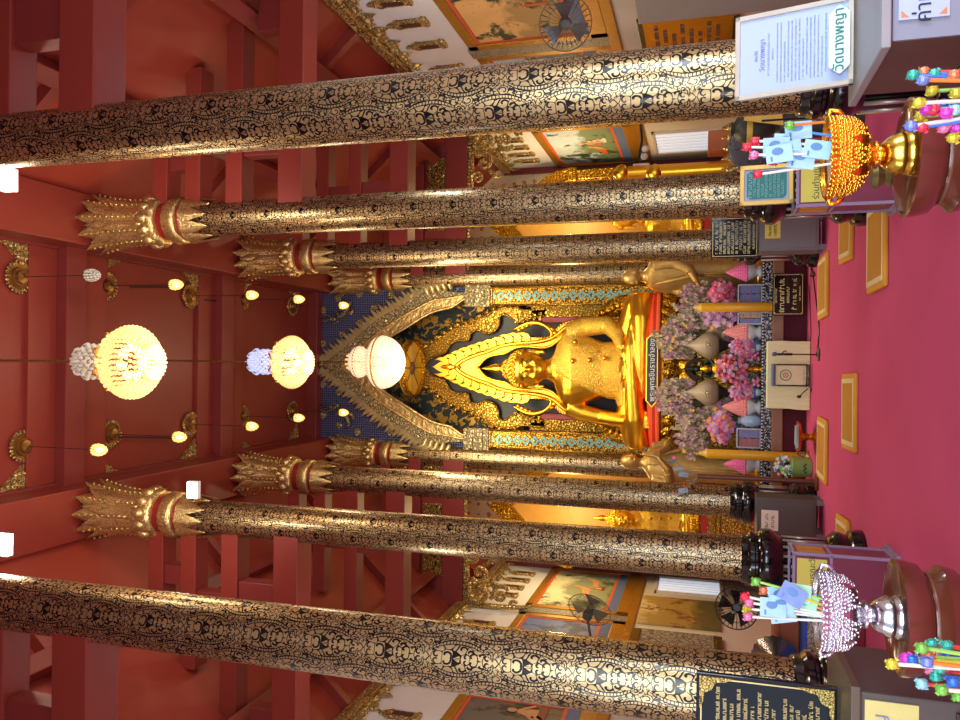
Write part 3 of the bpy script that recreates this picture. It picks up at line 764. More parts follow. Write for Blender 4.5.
# ------------------------------------------------------------------ writing
def text(body, size, matl, name, parent, M, align='CENTER', ext=.002, bold=0, sx=1, anchor='CENTER'):
    c = bpy.data.curves.new('lettering', 'FONT'); c.body = body; c.size = size; c.align_x = align; c.align_y = anchor; c.extrude = ext; c.offset = bold; c.resolution_u = 3
    o = bpy.data.objects.new('lettering', c); COL.objects.link(o)
    dg = bpy.context.evaluated_depsgraph_get(); dg.update(); me = bpy.data.meshes.new_from_object(o.evaluated_get(dg)); bpy.data.objects.remove(o)
    me.name = name; me.transform(M @ Matrix.Diagonal((sx, 1, 1, 1))); me.materials.clear(); me.materials.append(matl)
    if len(me.polygons): me.polygons.foreach_set('material_index', [0]*len(me.polygons))
    q = bpy.data.objects.new(name, me); COL.objects.link(q); q.parent = parent; return q
FACE = Matrix.Rotation(pi/2, 4, 'X')          # lettering upright, facing the camera side (-Y)
p = atY(652, 370, 14.56)
t = thing('name_plaque', 'black pointed plaque with white Thai lettering below the big seated statue', 'plaque', (p.x, 14.56, p.z))
hexa = lambda w, h, k: [(-w+k, -h), (w-k, -h), (w, 0), (w-k, h), (-w+k, h), (-w, 0)]
MB().prism(hexa(.7, .11, .12), .04).build('gold_rim', GOLD, t, bevel=.01)
MB().prism(hexa(.665, .09, .105), .02, Matrix.Translation((0, -.015, 0))).build('board', mat('dark board', (44, 34, 36), .4), t)
text('พระพุทธชินราชจำลอง', .135, mat('white lettering', (240, 236, 228), .5), 'lettering', t, Matrix.Translation((0, -.02, -.005)) @ FACE)
# ------------------------------------------------------------------ side walls: cornice, murals, windows, end walls
def wallM(s, Y, z, d=0.0):
    """local frame on a side wall: x along the wall to the viewer's right, y into the wall, z up"""
    R = Matrix(((0, s, 0), (-s, 0, 0), (0, 0, 1))).to_4x4() if s > 0 else Matrix(((0, -1, 0), (1, 0, 0), (0, 0, 1))).to_4x4()
    return R
# on the right wall (s=1) the viewer's right is towards the camera (-Y)
def wthing(name, label, cat, s, Y, z, group=None, off=0.0):
    t = thing(name, label, cat, (s*(WX-off), Y, z), -s*pi/2, group); return t
MUG = mat('old gold frame', (176, 128, 40), .42, .75, var=.25, sc=14, bump=.4, bsc=60)
MUB = mat('blue grey border', (84, 104, 146), .6); MUO = mat('orange border line', (206, 86, 46), .6)
GREYB = relief_gold('grey gold guilloche', (170, 160, 140), .45, 22, .4, .01, .3, sp=.4)
def mural(name, sky, far, near, ground, seed, sc=1.1):
    m, t = newmat(name); o = t.obj(); s = t.n('ShaderNodeSeparateXYZ'); t.l(o, s.inputs[0])
    mp = t.n('ShaderNodeMapping'); mp.inputs['Location'].default_value = (seed, seed*.7, 0); t.l(o, mp.inputs[0])
    n1 = t.noise(sc, 5, mp.outputs[0], .6, .6); n2 = t.noise(sc*1.7, 6, mp.outputs[0], .72, .3); n3 = t.noise(sc*2, 3, mp.outputs[0])
    h = t.math('ADD', s.outputs[2], t.math('MULTIPLY', t.math('SUBTRACT', n1.outputs[0], .5), 2.4))
    c = t.mix(n3.outputs[0], lin(sky), tuple(min(1, v*1.5+.03) for v in lin(sky)))
    def step(v, a, b): q = t.n('ShaderNodeMapRange'); q.inputs[1].default_value = a; q.inputs[2].default_value = b; t.l(v, q.inputs[0]); return q.outputs[0]
    c = t.mix(step(h, 1.45, 1.2), c, lin(far))
    tree = t.math('MULTIPLY', step(t.math('ADD', n2.outputs[0], t.math('MULTIPLY', n1.outputs[0], .9)), 1.0, 1.09), step(s.outputs[2], .25, .5))
    c = t.mix(tree, c, t.mix(n2.outputs[0], tuple(v*.35 for v in lin(near)), lin(near)))
    c = t.mix(step(t.math('ADD', s.outputs[2], t.math('MULTIPLY', n3.outputs[0], .5)), .85, .62), c, t.mix(n2.outputs[0], tuple(v*.45 for v in lin(ground)), lin(ground)))
    t.set(c, .6); return m
SKIN = mat('painted skin', (206, 148, 96), .6); SKIN2 = mat('painted orange robe', (196, 96, 40), .6); PWH = mat('painted white cloth', (214, 208, 190), .6); PRD = mat('painted red brown', (140, 58, 34), .6); PGR = mat('painted grey elephant', (120, 120, 116), .6)
FIGM = [SKIN, SKIN2, PWH, PRD, PGR]
def figure(b, x, z, h, pose, mi, rob):
    """a flat painted figure: capsules in the picture plane, 6 mm relief of paint"""
    def cap(x0, z0, x1, z1, r0, r1, m_):
        L = math.hypot(x1-x0, z1-z0) or 1e-6; tx, tz = (x1-x0)/L, (z1-z0)/L; a0 = atan2(tz, tx); P = []
        for k in range(9): a = a0+pi/2+pi*k/8; P.append((x0+r0*cos(a), z0+r0*sin(a)))
        for k in range(9): a = a0-pi/2+pi*k/8; P.append((x1+r1*cos(a), z1+r1*sin(a)))
        b.prism(P, .006, Matrix.Translation((0, -.028-.002*len(b.cuts), 0)), m_)
    u = h
    if pose == 'stand':
        cap(x, z+.5*u, x, z+.8*u, .09*u, .1*u, rob); cap(x, z+.5*u, x-.05*u, z, .08*u, .05*u, rob); cap(x, z+.5*u, x+.08*u, z, .08*u, .05*u, rob)
        cap(x, z+.93*u, x, z+.95*u, .06*u, .06*u, mi); cap(x-.08*u, z+.8*u, x-.25*u, z+.62*u, .03*u, .025*u, mi); cap(x+.08*u, z+.8*u, x+.28*u, z+.75*u, .03*u, .025*u, mi)
    elif pose == 'sit':
        cap(x, z+.15*u, x, z+.5*u, .15*u, .13*u, mi); cap(x-.25*u, z+.08*u, x+.25*u, z+.08*u, .09*u, .09*u, rob); cap(x, z+.72*u, x, z+.75*u, .09*u, .09*u, mi)
        cap(x-.1*u, z+.5*u, x-.25*u, z+.25*u, .04*u, .04*u, mi); cap(x+.1*u, z+.5*u, x+.27*u, z+.3*u, .04*u, .04*u, mi)
    else:
        cap(x-.4*u, z+.12*u, x+.25*u, z+.2*u, .09*u, .12*u, rob); cap(x+.25*u, z+.2*u, x+.4*u, z+.35*u, .11*u, .1*u, mi); cap(x+.48*u, z+.5*u, x+.5*u, z+.52*u, .08*u, .08*u, mi)
        cap(x+.3*u, z+.28*u, x+.12*u, z+.02*u, .035*u, .03*u, mi)
def mural_panel(s, Y0, Y1, z0, z1, label, matl, figs, border=True):
    Yc = (Y0+Y1)/2; t = wthing('mural_painting', label, 'mural', s, Yc, z0, 'murals on the side walls'); w = (Y1-Y0)/2; h = z1-z0
    MB().box((-w+.06, -.02, .06), (w-.06, .0, h-.06)).build('painting', matl, t)
    f = MB().box((-w, -.05, h-.16), (w, .0, h)).box((-w, -.05, .0), (-w+.16, .0, h)).box((w-.16, -.05, 0), (w, .0, h)).box((-w, -.05, 0), (w, 0, .26)); f.build('frame', MUG, t, bevel=.012)
    MB().box((-w+.16, -.035, .26), (w-.16, .0, .46)).build('blue_border', MUB, t)
    o = MB().box((-w+.16, -.03, .46), (w-.16, 0, .52)).box((-w+.16, -.03, .52), (-w+.22, 0, h-.16)).box((w-.22, -.03, .52), (w-.16, 0, h-.16)).box((-w+.22, -.03, h-.22), (w-.22, 0, h-.16)); o.build('orange_line', MUO, t)
    for fx, fz, fh, pose, mi, rob in figs:
        b = MB(); figure(b, fx, fz, fh, pose, mi, rob); b.build('painted_figure', FIGM, t)
    return t
m_warm = mural('mural of an orange sky and leafy trees', (206, 160, 92), (176, 140, 80), (44, 66, 40), (150, 108, 56), 3.1)
m_lake = mural('mural of a lake and trees', (150, 176, 196), (90, 120, 110), (46, 70, 36), (64, 82, 70), 7.7)
m_glade = mural('mural of a glade with clouds', (170, 184, 190), (110, 130, 96), (56, 74, 30), (78, 78, 40), 12.3)
m_cliff = mural('mural of a misty waterfall', (196, 190, 150), (140, 146, 110), (70, 86, 52), (62, 78, 34), 17.9)
m_sea = mural('mural of a blue stormy sky', (84, 104, 156), (120, 132, 170), (70, 84, 120), (90, 96, 120), 21.4)
m_tent = mural('mural of a curtained pavilion', (90, 82, 74), (120, 98, 70), (60, 50, 44), (120, 90, 60), 25.2)
Z0, Z1 = 3.02, 5.2
mural_panel(1, 8.6, 11.75, Z0, Z1, 'mural of an archer under an orange sky on the right wall', m_warm, [(.35, .95, .5, 'stand', 3, 3), (.95, .8, .7, 'lean', 4, 2), (1.15, 1.1, .5, 'sit', 3, 2), (-.3, .7, .4, 'stand', 0, 1)])
mural_panel(1, 12.05, 15.7, Z0, Z1, 'mural of a blue lake among trees on the right wall, middle of the three', m_lake, [(.8, .75, .5, 'stand', 0, 1)])
mural_panel(1, 16.15, 19.4, Z0, Z1, 'mural of a glade with orange robed figures on the right wall', m_glade, [(-.3, .75, .7, 'lean', 0, 1), (.35, .85, .55, 'sit', 0, 1), (.5, .7, .5, 'sit', 2, 2)])
mural_panel(-1, 8.6, 11.75, Z0, Z1, 'mural of figures in a curtained pavilion on the left wall, nearest the camera', m_tent, [(.0, .75, .95, 'sit', 0, 2), (.7, .7, .8, 'lean', 0, 1), (-.75, .7, .8, 'lean', 0, 0), (1.1, .75, .7, 'sit', 0, 3)])
mural_panel(-1, 12.05, 15.7, Z0, Z1, 'mural of a stormy blue sky and sea on the left wall, middle of the three', m_sea, [(.3, .8, .6, 'lean', 2, 2)])
mural_panel(-1, 16.15, 19.4, Z0, Z1, 'mural of bathing figures by a waterfall on the left wall, farthest from the camera', m_cliff, [(-.2, .95, .75, 'lean', 0, 0), (.55, .85, .6, 'lean', 0, 0), (.15, .7, .4, 'sit', 0, 3)])
k = 0
for s in (1, -1):
    nm = 'right' if s > 0 else 'left'
    for Y in (11.9, 15.9):
        k += 1; m = MB().box((s*WX, Y-.16, 3.0), (s*(WX-.05), Y+.16, 5.24)); struct(m.build('pilaster_%s_%d' % (nm, k), GREYB))
    m = MB().box((s*WX, NY, 2.86), (s*(WX-.06), 19.5, 3.02)); struct(m.build('ledge_%s' % nm, MUG, bevel=.01))
    # leaf cornice under the side roof
    c = MB().box((s*WX, NY, 6.42), (s*(WX-.12), EY, 6.6)); struct(c.build('cornice_wall_%s' % nm, GOLDR, bevel=.02))
    g = MB(); y = 6.2
    while y < EY:
        for q in range(3):
            yy = y+q*.16; L = (.16, .3, .2)[q]
            g.add([(s*(WX-.02), yy-.09, 6.43), (s*(WX-.02), yy+.09, 6.43), (s*(WX-.06), yy+.03, 6.43-L*.7), (s*(WX-.03), yy-.02, 6.43-L), (s*(WX-.09), yy, 6.43-L*.4)], [(0,4,1), (1,4,2), (2,4,3), (3,4,0)])
        y += .48
    struct(g.build('leaf_frieze_%s' % nm, GOLDR))
# carved niches on the white band
nic = None; cnt = {1: 0, -1: 0}
for s, ys in ((1, (9.2, 9.9, 10.6, 11.4, 12.4, 13.2, 14.0, 14.8, 16.8, 17.4, 18.0, 18.6)), (-1, (9.2, 9.9, 10.6, 12.4, 13.2, 14.0, 14.8, 16.8, 17.4, 18.0, 18.6))):
    for Y in ys:
        cnt[s] += 1
        lb = 'small carved gold niche on the %s wall, %s from the camera' % ('right' if s > 0 else 'left', ('first','second','third','fourth','fifth','sixth','seventh','eighth','ninth','tenth','eleventh','twelfth')[cnt[s]-1])
        if nic is None:
            nic = wthing('wall_niche_ornament', lb, 'wall ornament', s, Y, 5.5, 'carved niches on the white wall bands')
            MB().prism([(-.12, 0), (.12, 0), (.14, .06), (.1, .1), (.1, .42), (.13, .46), (.04, .58), (0, .66), (-.04, .58), (-.13, .46), (-.1, .42), (-.1, .1), (-.14, .06)], .06, Matrix.Translation((0, -.06, 0))).build('surround', GOLDR, nic, bevel=.01)
            MB().box((-.055, -.066, .12), (.055, -.055, .42)).build('recess', mat('dark red recess', (74, 34, 26), .5), nic)
        else: dup(nic, (s*WX, Y, 5.5), -s*pi/2, lb)
# row four: decorated beams with gold panels and hanging scroll brackets
FIL = relief_gold('gilt filigree on red', (226, 190, 112), .35, 13, 1, .02, .12)
for s, nm in ((1, 'right'), (-1, 'left')):
    Y = ROW[3]; t = thing('ornate_cross_beam', 'deep red cross beam with gold filigree panels over the %s side aisle' % nm, 'beam', (s*3.5, Y-.1, 6.4))
    def bx(n_, x0, x1, z0, z1, y0, y1, mt, bev=.012): MB().box((s*x0-s*3.5, y0, z0-6.4), (s*x1-s*3.5, y1, z1-6.4)).build(n_, mt, t, bevel=bev)
    bx('lower_beam', 1.95, 5.1, 6.46, 6.93, -.12, .12, REDP); bx('upper_beam', 1.95, 4.4, 7.44, 7.72, -.12, .12, REDP)
    bx('backing', 1.95, 4.9, 6.93, 7.44, 0, .08, REDP)
    for x0, x1 in ((2.05, 2.75), (2.95, 3.65), (3.85, 4.5)): bx('filigree_panel', x0, x1, 6.97, 7.4, -.04, 0, FIL)
    for x0 in (2.1, 2.9, 3.5): bx('filigree_panel', x0, x0+.5, 7.8, 8.12, -.04, 0, FIL)
    bx('top_beam', 1.95, 3.9, 8.15, 8.35, -.12, .12, REDP); bx('top_backing', 1.95, 3.9, 7.72, 8.15, 0, .08, REDP)
    e = MB()
    for k in range(44): e.ball((s*(2.0+k*.071)-s*3.5, -.06, .03), .04, seg=6, rings=5)
    e.build('beaded_edge', GOLDR, t, smooth=True)
    t = thing('scroll_bracket', 'gilded scrollwork bracket hanging in the %s side aisle where the ornate beam meets the wall' % nm, 'bracket', (s*5.08, Y-.1, 6.42), group='scroll brackets')
    b = MB()
    def spir(cx, cz, r0, turns, a0, rw):
        P = [(s*-(cx+r0*(1-k/40)*cos(a0+turns*2*pi*k/40)), -.03, cz+r0*(1-k/40)*sin(a0+turns*2*pi*k/40)) for k in range(41)]
        b.tube(P, [rw*(1-.5*k/40) for k in range(41)], seg=8)
    spir(.3, -.3, .26, 1.6, .6, .07); spir(.72, -.3, .2, 1.5, 2.2, .06); spir(.3, -.78, .2, 1.5, -1, .055); spir(1.05, -.16, .13, 1.4, 2, .045); spir(.1, -1.05, .1, 1.2, -1, .04)
    b.tube([(-s*.03, -.03, -.05), (-s*.04, -.03, -.6), (-s*.06, -.03, -1.1), (-s*.1, -.04, -1.35), (-s*.16, -.05, -1.5)], [.06, .06, .05, .04, .01])
    b.tube([(-s*.03, -.03, -.03), (-s*.7, -.03, -.04), (-s*1.3, -.03, -.06)], [.05, .05, .02])
    for x, z in ((.55, -.55), (.62, -.7), (.45, -.6), (.9, -.42), (.98, -.5), (.2, -.55)): b.tube([(-s*x, -.03, z), (-s*(x+.08), -.04, z-.1), (-s*(x+.03), -.03, z-.2)], [.05, .04, .005])
    b.build('scrollwork', GOLDR, t, smooth=True)
# end walls of the side aisles, cream with gold flowers, in warm light
def cream_gold():
    m, t = newmat('cream wall with gold stencilled flowers'); o = t.obj(); mp = t.n('ShaderNodeMapping'); mp.inputs['Rotation'].default_value = (pi/2, 0, pi/4*0); t.l(o, mp.inputs[0])
    v = t.vor(3.6, mp.outputs[0], 'F1', .15); w = t.vor(26, o)
    f = t.math('LESS_THAN', t.math('ADD', v.outputs['Distance'], t.math('MULTIPLY', w.outputs['Distance'], .25)), .34)
    t.set(t.mix(f, lin((236, 214, 176)), lin((196, 140, 46))), .5, t.math('MULTIPLY', f, .8)); return m
m = MB().box((-WX-.2, EY, 0), (WX+.2, EY+.2, 10.2)); struct(m.build('wall_far', cream_gold()))
for s, nm in ((1, 'right'), (-1, 'left')):
    m = MB().box((s*1.9, 16.2, 0), (s*2.05, EY, 9.5)); struct(m.build('shrine_side', CREAM))
    # pilaster strip of red at the wall end
    m = MB().box((s*WX, EY-.14, 0), (s*(WX-.14), EY, 6.6)); struct(m.build('corner_post_%s' % nm, mat('dark red post', (120, 36, 26), .45), bevel=.01))
# louvred windows, real slats in pale frames
for s, nm in ((1, 'right'), (-1, 'left')):
    Y0, Y1, z0, z1 = (16.9, 18.6, 1.0, 2.72) if s > 0 else (18.0, 19.35, 1.1, 2.62)
    t = wthing('window_%s' % ('1' if s > 0 else '2'), None, None, s, (Y0+Y1)/2, z0); t['kind'] = 'structure'; w = (Y1-Y0)/2; h = z1-z0
    f = MB().box((-w, -.07, 0), (-w+.07, 0, h)).box((w-.07, -.07, 0), (w, 0, h)).box((-w, -.07, 0), (w, 0, .07)).box((-w, -.07, h-.07), (w, 0, h)); struct(f.build('window_frame', mat('pale window frame', (206, 196, 180), .5), t, bevel=.01))
    pn = MB().box((-w+.05, -.012, .05), (w-.05, -.004, h-.05)); struct(pn.build('window_pane', emis('daylit pane', (150, 160, 180), .35), t))
    n_ = 6
    for k in range(n_): sl = MB().box((-w+.1+(2*w-.2)*k/n_, -.055, .08), (-w+.1+(2*w-.2)*(k+.55)/n_, -.03, h-.08)); struct(sl.build('window_slat', emis('sunlit white slat', (214, 222, 236), .55), t))
for s in (1, -1):
    m = MB().box((s*WX, NY, 0), (s*(WX-.02), EY, 2.86)); struct(m.build('dado', mat('greyish cream plaster', (206, 196, 180), .7, var=.06, sc=3)))
m = MB().box((-WX-.2, NY-.2, 4.4), (WX+.2, NY, 10.4)); struct(m.build('wall_front', WHITE))
# side shrines: smaller seated statues in gold aedicules
for s, nm in ((1, 'right'), (-1, 'left')):
    t = dup(BUD, (s*3.45, 17.9, 1.85), 0, 'smaller golden seated statue in the %s side shrine' % nm, sc=(.66, .66, .62)); t.name = 'shrine_buddha_statue'
    q = thing('shrine_pedestal', 'gold lotus pedestal under the %s side shrine statue' % nm, 'pedestal', (s*3.45, 17.85, 0))
    MB().lathe([(.98, 1.58), (1.04, 1.66), (1.0, 1.76), (.9, 1.82)], 40, mat=Matrix.Diagonal((1, .6, 1, 1))).build('seat', GOLDY, q, smooth=SM)
    b = MB()
    for z0, z1, x in ((1.3, 1.58, .95), (1.2, 1.3, 1.02), (.7, 1.2, .98), (0, .7, 1.08)): b.box((-x, -.62, z0), (x, .6, z1))
    b.build('steps', GOLDF, q, bevel=.02)
    MB().box((-.99, -.66, 1.48), (.99, -.6, 1.6)).build('red_band', mat('red cloth band', (190, 36, 30), .6), q)
    a = thing('shrine_aedicule', 'gold pillared arch around the %s side shrine statue' % nm, 'arch', (s*3.45, 18.6, 0))
    for e in (-1, 1):
        MB().box((e*1.2-.12, -.1, 0), (e*1.2+.12, .1, 4.6)).build('pillar', GOLDY, a, bevel=.02)
        bb = MB()
        for k in range(60): bb.ball((e*1.2-e*.14, -.08, 1.2+k*.055), .032, seg=6, rings=4)
        bb.build('beaded_edge', GOLDY, a, smooth=True)
        MB().box((e*1.2-.17, -.15, 4.55), (e*1.2+.17, .1, 4.8)).build('capital', GOLDY, a, bevel=.03)
        O2 = resample(smoothp([(e*1.36, 4.8), (e*1.25, 5.3), (e*.7, 5.9), (0, 6.7)], 2), 20); I2 = resample(smoothp([(e*1.15, 4.8), (e*1.0, 5.1), (e*.5, 5.6), (0, 6.1)], 2), 20)
        MB().strip(O2, I2, .14, Matrix.Translation((0, -.07, 0))).build('gable', GOLDY, a, smooth=SM)
    MB().prism([(-1.15, 0), (1.15, 0), (1.15, 4.8), (.5, 5.6), (0, 6.1), (-.5, 5.6), (-1.15, 4.8)], .04, Matrix.Translation((0, .08, 0))).build('back_panel', mat('yellow ochre panel', (206, 150, 60), .5), a)
# ------------------------------------------------------------------ ceiling: rosettes, corner ornaments, lamps, chandeliers
BRASS = mat('dark brass', (150, 112, 62), .35, .9, var=.25, sc=10)
LIT = emis('lit crystal', (255, 220, 146), .5); LITC = emis('cool lit crystal', (200, 212, 255), .3); BULB = emis('bulb', (255, 236, 200), 6)
CRY = mat('clear crystal', (206, 200, 190), .08, .2, var=.1, sc=20)
RPX = [(18,277),(106,286),(190,296),(242,300),(292,306)]; LPX = [(22,446),(110,434),(190,424),(242,416),(292,411)]
O5 = ('first', 'second', 'third', 'fourth', 'fifth')
ros = lamp = None
def crystal_lamp(label, loc, lit):
    t = thing('hanging_lamp', label, 'lamp', loc, 0, 'small hanging crystal lamps')
    b = MB().lathe([(.05, .1), (.09, .08), (.1, .05), (.06, .02), (.02, 0)], 14, cap=False); b.build('brass_cap', BRASS, t, smooth=True)
    c = MB()
    for r, z, n in ((.1, .04, 12), (.11, -.02, 12), (.1, -.08, 12), (.07, -.14, 9), (.03, -.18, 5)):
        for i in range(n): a = 2*pi*i/n; c.ball((r*cos(a), r*sin(a), z*.7), (.024, .024, .026), seg=6, rings=4)
    c.build('crystal_drops', emis('warm glowing drops', (255, 206, 120), .9) if lit else CRY, t)
    MB().ball((0, 0, -.04), .06, seg=10, rings=6).build('bulb', BULB if lit else CRY, t, smooth=True)
    MB().tube([(0, 0, .1), (0, 0, 10.2-loc[2])], .008, seg=6).build('cord', DARK, t)
    return t
for sd, P in (('right', RPX), ('left', LPX)):
    for i, (x, y) in enumerate(P):
        p = atZ(x, y, 10.2)
        lb = 'round brass rosette on the red ceiling, %s side, %s from the camera' % (sd, O5[i])
        if ros is None:
            ros = thing('ceiling_rosette', lb, 'rosette', (p.x, p.y, 10.21), group='brass ceiling rosettes')
            b = MB()
            for j in range(24): a = 2*pi*j/24; b.ball((.19*cos(a), .19*sin(a), -.03), (.034, .024, .02), seg=6, rings=5, mat=Matrix.Rotation(a, 3, 'Z'))
            b.build('petals', GOLDR, ros, smooth=True)
            MB().lathe([(.19, 0), (.17, -.035), (.13, -.03), (.12, -.06), (.09, -.06), (.08, -.09), (.03, -.1), (.001, -.12)], 28).build('boss', BRASS, ros, smooth=.8)
        else: dup(ros, (p.x, p.y, 10.21), label=lb)
        lit = not (sd == 'right' and i == 0)
        lb = ('small %s crystal lamp hanging under the %s ceiling rosette on the %s' % ('lit' if lit else 'unlit', O5[i], sd))
        if i == 0 and sd == 'right': crystal_lamp(lb, (p.x, p.y, 9.05), False).scale = (.65, .65, 1)
        elif lamp is None: lamp = crystal_lamp(lb, (p.x, p.y, 9.0), True); lamp.scale = (.62, .62, 1)
        else: dup(lamp, (p.x, p.y, 9.0), label=lb, sc=(.62, .62, 1))
cor = None
for sd, s in (('right', 1), ('left', -1)):
    for i, Y in enumerate(ROW[1:4]):
        for e, nm in ((-1, 'near'), (1, 'far')):
            if i == 2 and e == 1: continue
            lb = 'gold filigree ceiling corner triangle, %s side of the %s cross beam, %s row' % (nm, O5[i], sd)
            loc = (s*1.6, Y+(-.64 if e < 0 else .8), 10.21)
            if cor is None:
                cor = thing('ceiling_corner_ornament', lb, 'ornament', loc, group='gold ceiling corner ornaments')
                b = MB().add([(0, 0, 0), (-.34, 0, 0), (0, -.62, 0), (0, 0, -.04), (-.34, 0, -.04), (0, -.62, -.04)], [(0, 1, 2), (3, 5, 4), (0, 3, 4, 1), (1, 4, 5, 2), (2, 5, 3, 0)])
                for q in range(14): u, v = random.random(), random.random(); u, v = (u, v) if u+v < 1 else (1-u, 1-v); b.ball((-.3*u, -.56*v, -.05), (.05, .06, .025), seg=7, rings=5)
                b.build('filigree', GOLDR, cor)
            else:
                c = dup(cor, loc, label=lb, sc=(s*(.9 if e < 0 else .42), -e*(.62 if e < 0 else .4), 1))
            if c_first := (cor is not None and i == 0 and e == -1 and sd == 'right'): cor.scale = (s*.9, -e*.62, 1)
# chandeliers hang on one chain line down the middle of the nave
def chandelier(label, loc, kind):
    t = thing('crystal_chandelier', label, 'chandelier', loc, 0, 'crystal chandeliers')
    x0, y0, z0 = loc; c = MB(); f = MB(); u = MB()
    if kind < 3:
        BH = .45 if kind == 1 else .42
        for k in range(18):                       # bowl, z0 is its bottom
            v = k/17; z = BH*v; r = (.15+.235*sin(min(1, v*1.7)*pi/2)) if v < .62 else .385-.1*((v-.62)/.38)**1.6; n = max(10, int(2*pi*r/.058))
            for i in range(n):
                a = 2*pi*(i+.5*(k % 2))/n; zz = z+(.06*abs(((a*8/(2*pi)) % 1)-.5) if v > .8 else 0)
                c.ball((r*cos(a), r*sin(a), zz), (.023, .023, .022), seg=6, rings=4)
        for k in range(7):
            r = .2*k/7+.01
            for i in range(max(1, 4*k)): a = 2*pi*i/max(1, 4*k); c.ball((r*cos(a), r*sin(a), -.03+.02*(k/7)), .02, seg=6, rings=4)
        for i in range(8):                        # crown points of the gilded ring
            a = 2*pi*i/8; q = 2*pi*(i+.5)/8; q2 = 2*pi*(i-.5)/8
            f.tube([(.33*cos(q2), .33*sin(q2), BH+.05), (.28*cos(a), .28*sin(a), BH-.02), (.33*cos(q), .33*sin(q), BH+.05)], .014, seg=6)
            f.tube([(.33*cos(q), .33*sin(q), BH+.05), (.22*cos(q), .22*sin(q), BH+.08), (.1*cos(q), .1*sin(q), BH+.16)], .011, seg=6)
        for k in range(11):
            z = BH+.08+.042*k; r = .12+.06*sin(k/10*pi); 
            for i in range(14): a = 2*pi*(i+.5*(k % 2))/14; u.ball((r*cos(a), r*sin(a), z), (.024, .024, .034), seg=6, rings=4)
        for i in range(8): a = 2*pi*i/8; u.tube([(0, 0, .85), (.12*cos(a), .12*sin(a), .98), (.19*cos(a), .19*sin(a), .9)], .008, seg=6); u.ball((.19*cos(a), .19*sin(a), .86), (.02, .02, .04), seg=6, rings=4)
        top = 1.0
        bl = MB()
        for i in range(7): a = 2*pi*i/7; bl.ball((.16*cos(a), .16*sin(a), .27), .05, seg=8, rings=6)
        bl.ball((0, 0, .14), .05, seg=8, rings=6)
    else:
        prof = [(.06, 0), (.25, .05), (.4, .16), (.49, .3), (.52, .42), (.5, .52), (.4, .6), (.28, .66), (.24, .74), (.24, .82), (.3, .9), (.3, .98), (.22, 1.06), (.1, 1.12)]
        pr_ = resample(smoothp(prof, 1), 30)
        for k, (r, z) in enumerate(pr_):
            n = max(8, int(2*pi*r/.062))
            for i in range(n): a = 2*pi*(i+.5*(k % 2))/n; c.ball((r*cos(a), r*sin(a), z), .03, seg=6, rings=4)
        for z, r in ((.46, .53), (.64, .3), (.95, .31)): f.tube([(r*cos(2*pi*i/28), r*sin(2*pi*i/28), z) for i in range(29)], .014, seg=6)
        for k in range(4):
            for i in range(10): a = 2*pi*i/10; u.ball((.15*cos(a), .15*sin(a), 1.08+.03*k), .024, seg=6, rings=4)
        top = 1.2; bl = MB()
        for i in range(8): a = 2*pi*i/8; bl.ball((.26*cos(a), .26*sin(a), .4), .06, seg=8, rings=6)
    q = c.build('crystal_beads', LIT if kind < 3 else emis('pale lit crystal', (255, 230, 200), .4), t); q['kind'] = 'stuff'
    f.build('gilt_ring', GOLDM, t, smooth=True)
    q = u.build('crystal_crown', (CRY, LITC, LIT)[kind-1], t); q['kind'] = 'stuff'
    bl.build_each('bulb', BULB, t, smooth=True)
    ch = MB(); z = top-.1; k = 0
    ch.tube([(0, 0, top-.3), (0, 0, 10.22-z0)], .012, seg=6)
    while z < 10.2-z0: ch.ball((0, 0, z), (.02, .02, .03), seg=6, rings=4); z += .09
    ch.build('chain', BRASS, t)
for k, (x, Y, z, lb) in enumerate(((.078, 7.0, 7.26, 'largest crystal chandelier with warm lit bowl, nearest the camera'), (.085, 10.5, 7.34, 'middle crystal chandelier with a bluish lit crown'), (.09, 14.5, 7.4, 'farthest chandelier, a pale crystal globe in front of the gable'))):
    chandelier(lb, (x, Y, z), k+1)
# floodlights on the plates
for i, (p, nm) in enumerate(((atY(8, 180, 6.0), 'right'), (atY(3, 545, 6.0), 'left'), (atY(193, 490, 8.35), 'left'))):
    lb = ('bright floodlight high on the right column row near the camera', 'bright floodlight high on the left column row near the camera', 'bright floodlight clipped to the capital of the second left column')[i]
    t = thing('floodlight', lb, 'lamp', p, 0, 'floodlights in the roof')
    MB().box((-.11, -.02, -.08), (.11, .05, .08)).build('housing', mat('white housing', (220, 220, 220), .4), t, bevel=.01)
    MB().box((-.095, -.028, -.065), (.095, -.02, .065)).build('lit_panel', emis('flood panel', (255, 252, 240), 22), t)
    e = 1 if p.x > 0 else -1; b = MB().tube([(0, .04, 0), (e*.12, .1, .12), (e*(.26 if i < 2 else .15), .15, (9.64-p.z) if i < 2 else .1)], .015, seg=6); b.build('bracket', DARK, t)
# wires along the ceiling
for i, (a, b) in enumerate((((130, 287), (176, 287)), ((205, 300), (236, 302)), ((120, 437), (176, 438)))):
    p, q = atZ(*a, 10.14), atZ(*b, 10.14); o = MB().tube([p, (p+q)/2+Vector((0, 0, -.01)), q], .012, seg=6).build('ceiling_cable', DARK); tag(o, ('dark cable along the red ceiling, right side, nearest the camera', 'dark cable along the red ceiling, right side, farther from the camera', 'dark cable along the red ceiling, left side')[i], 'cable')
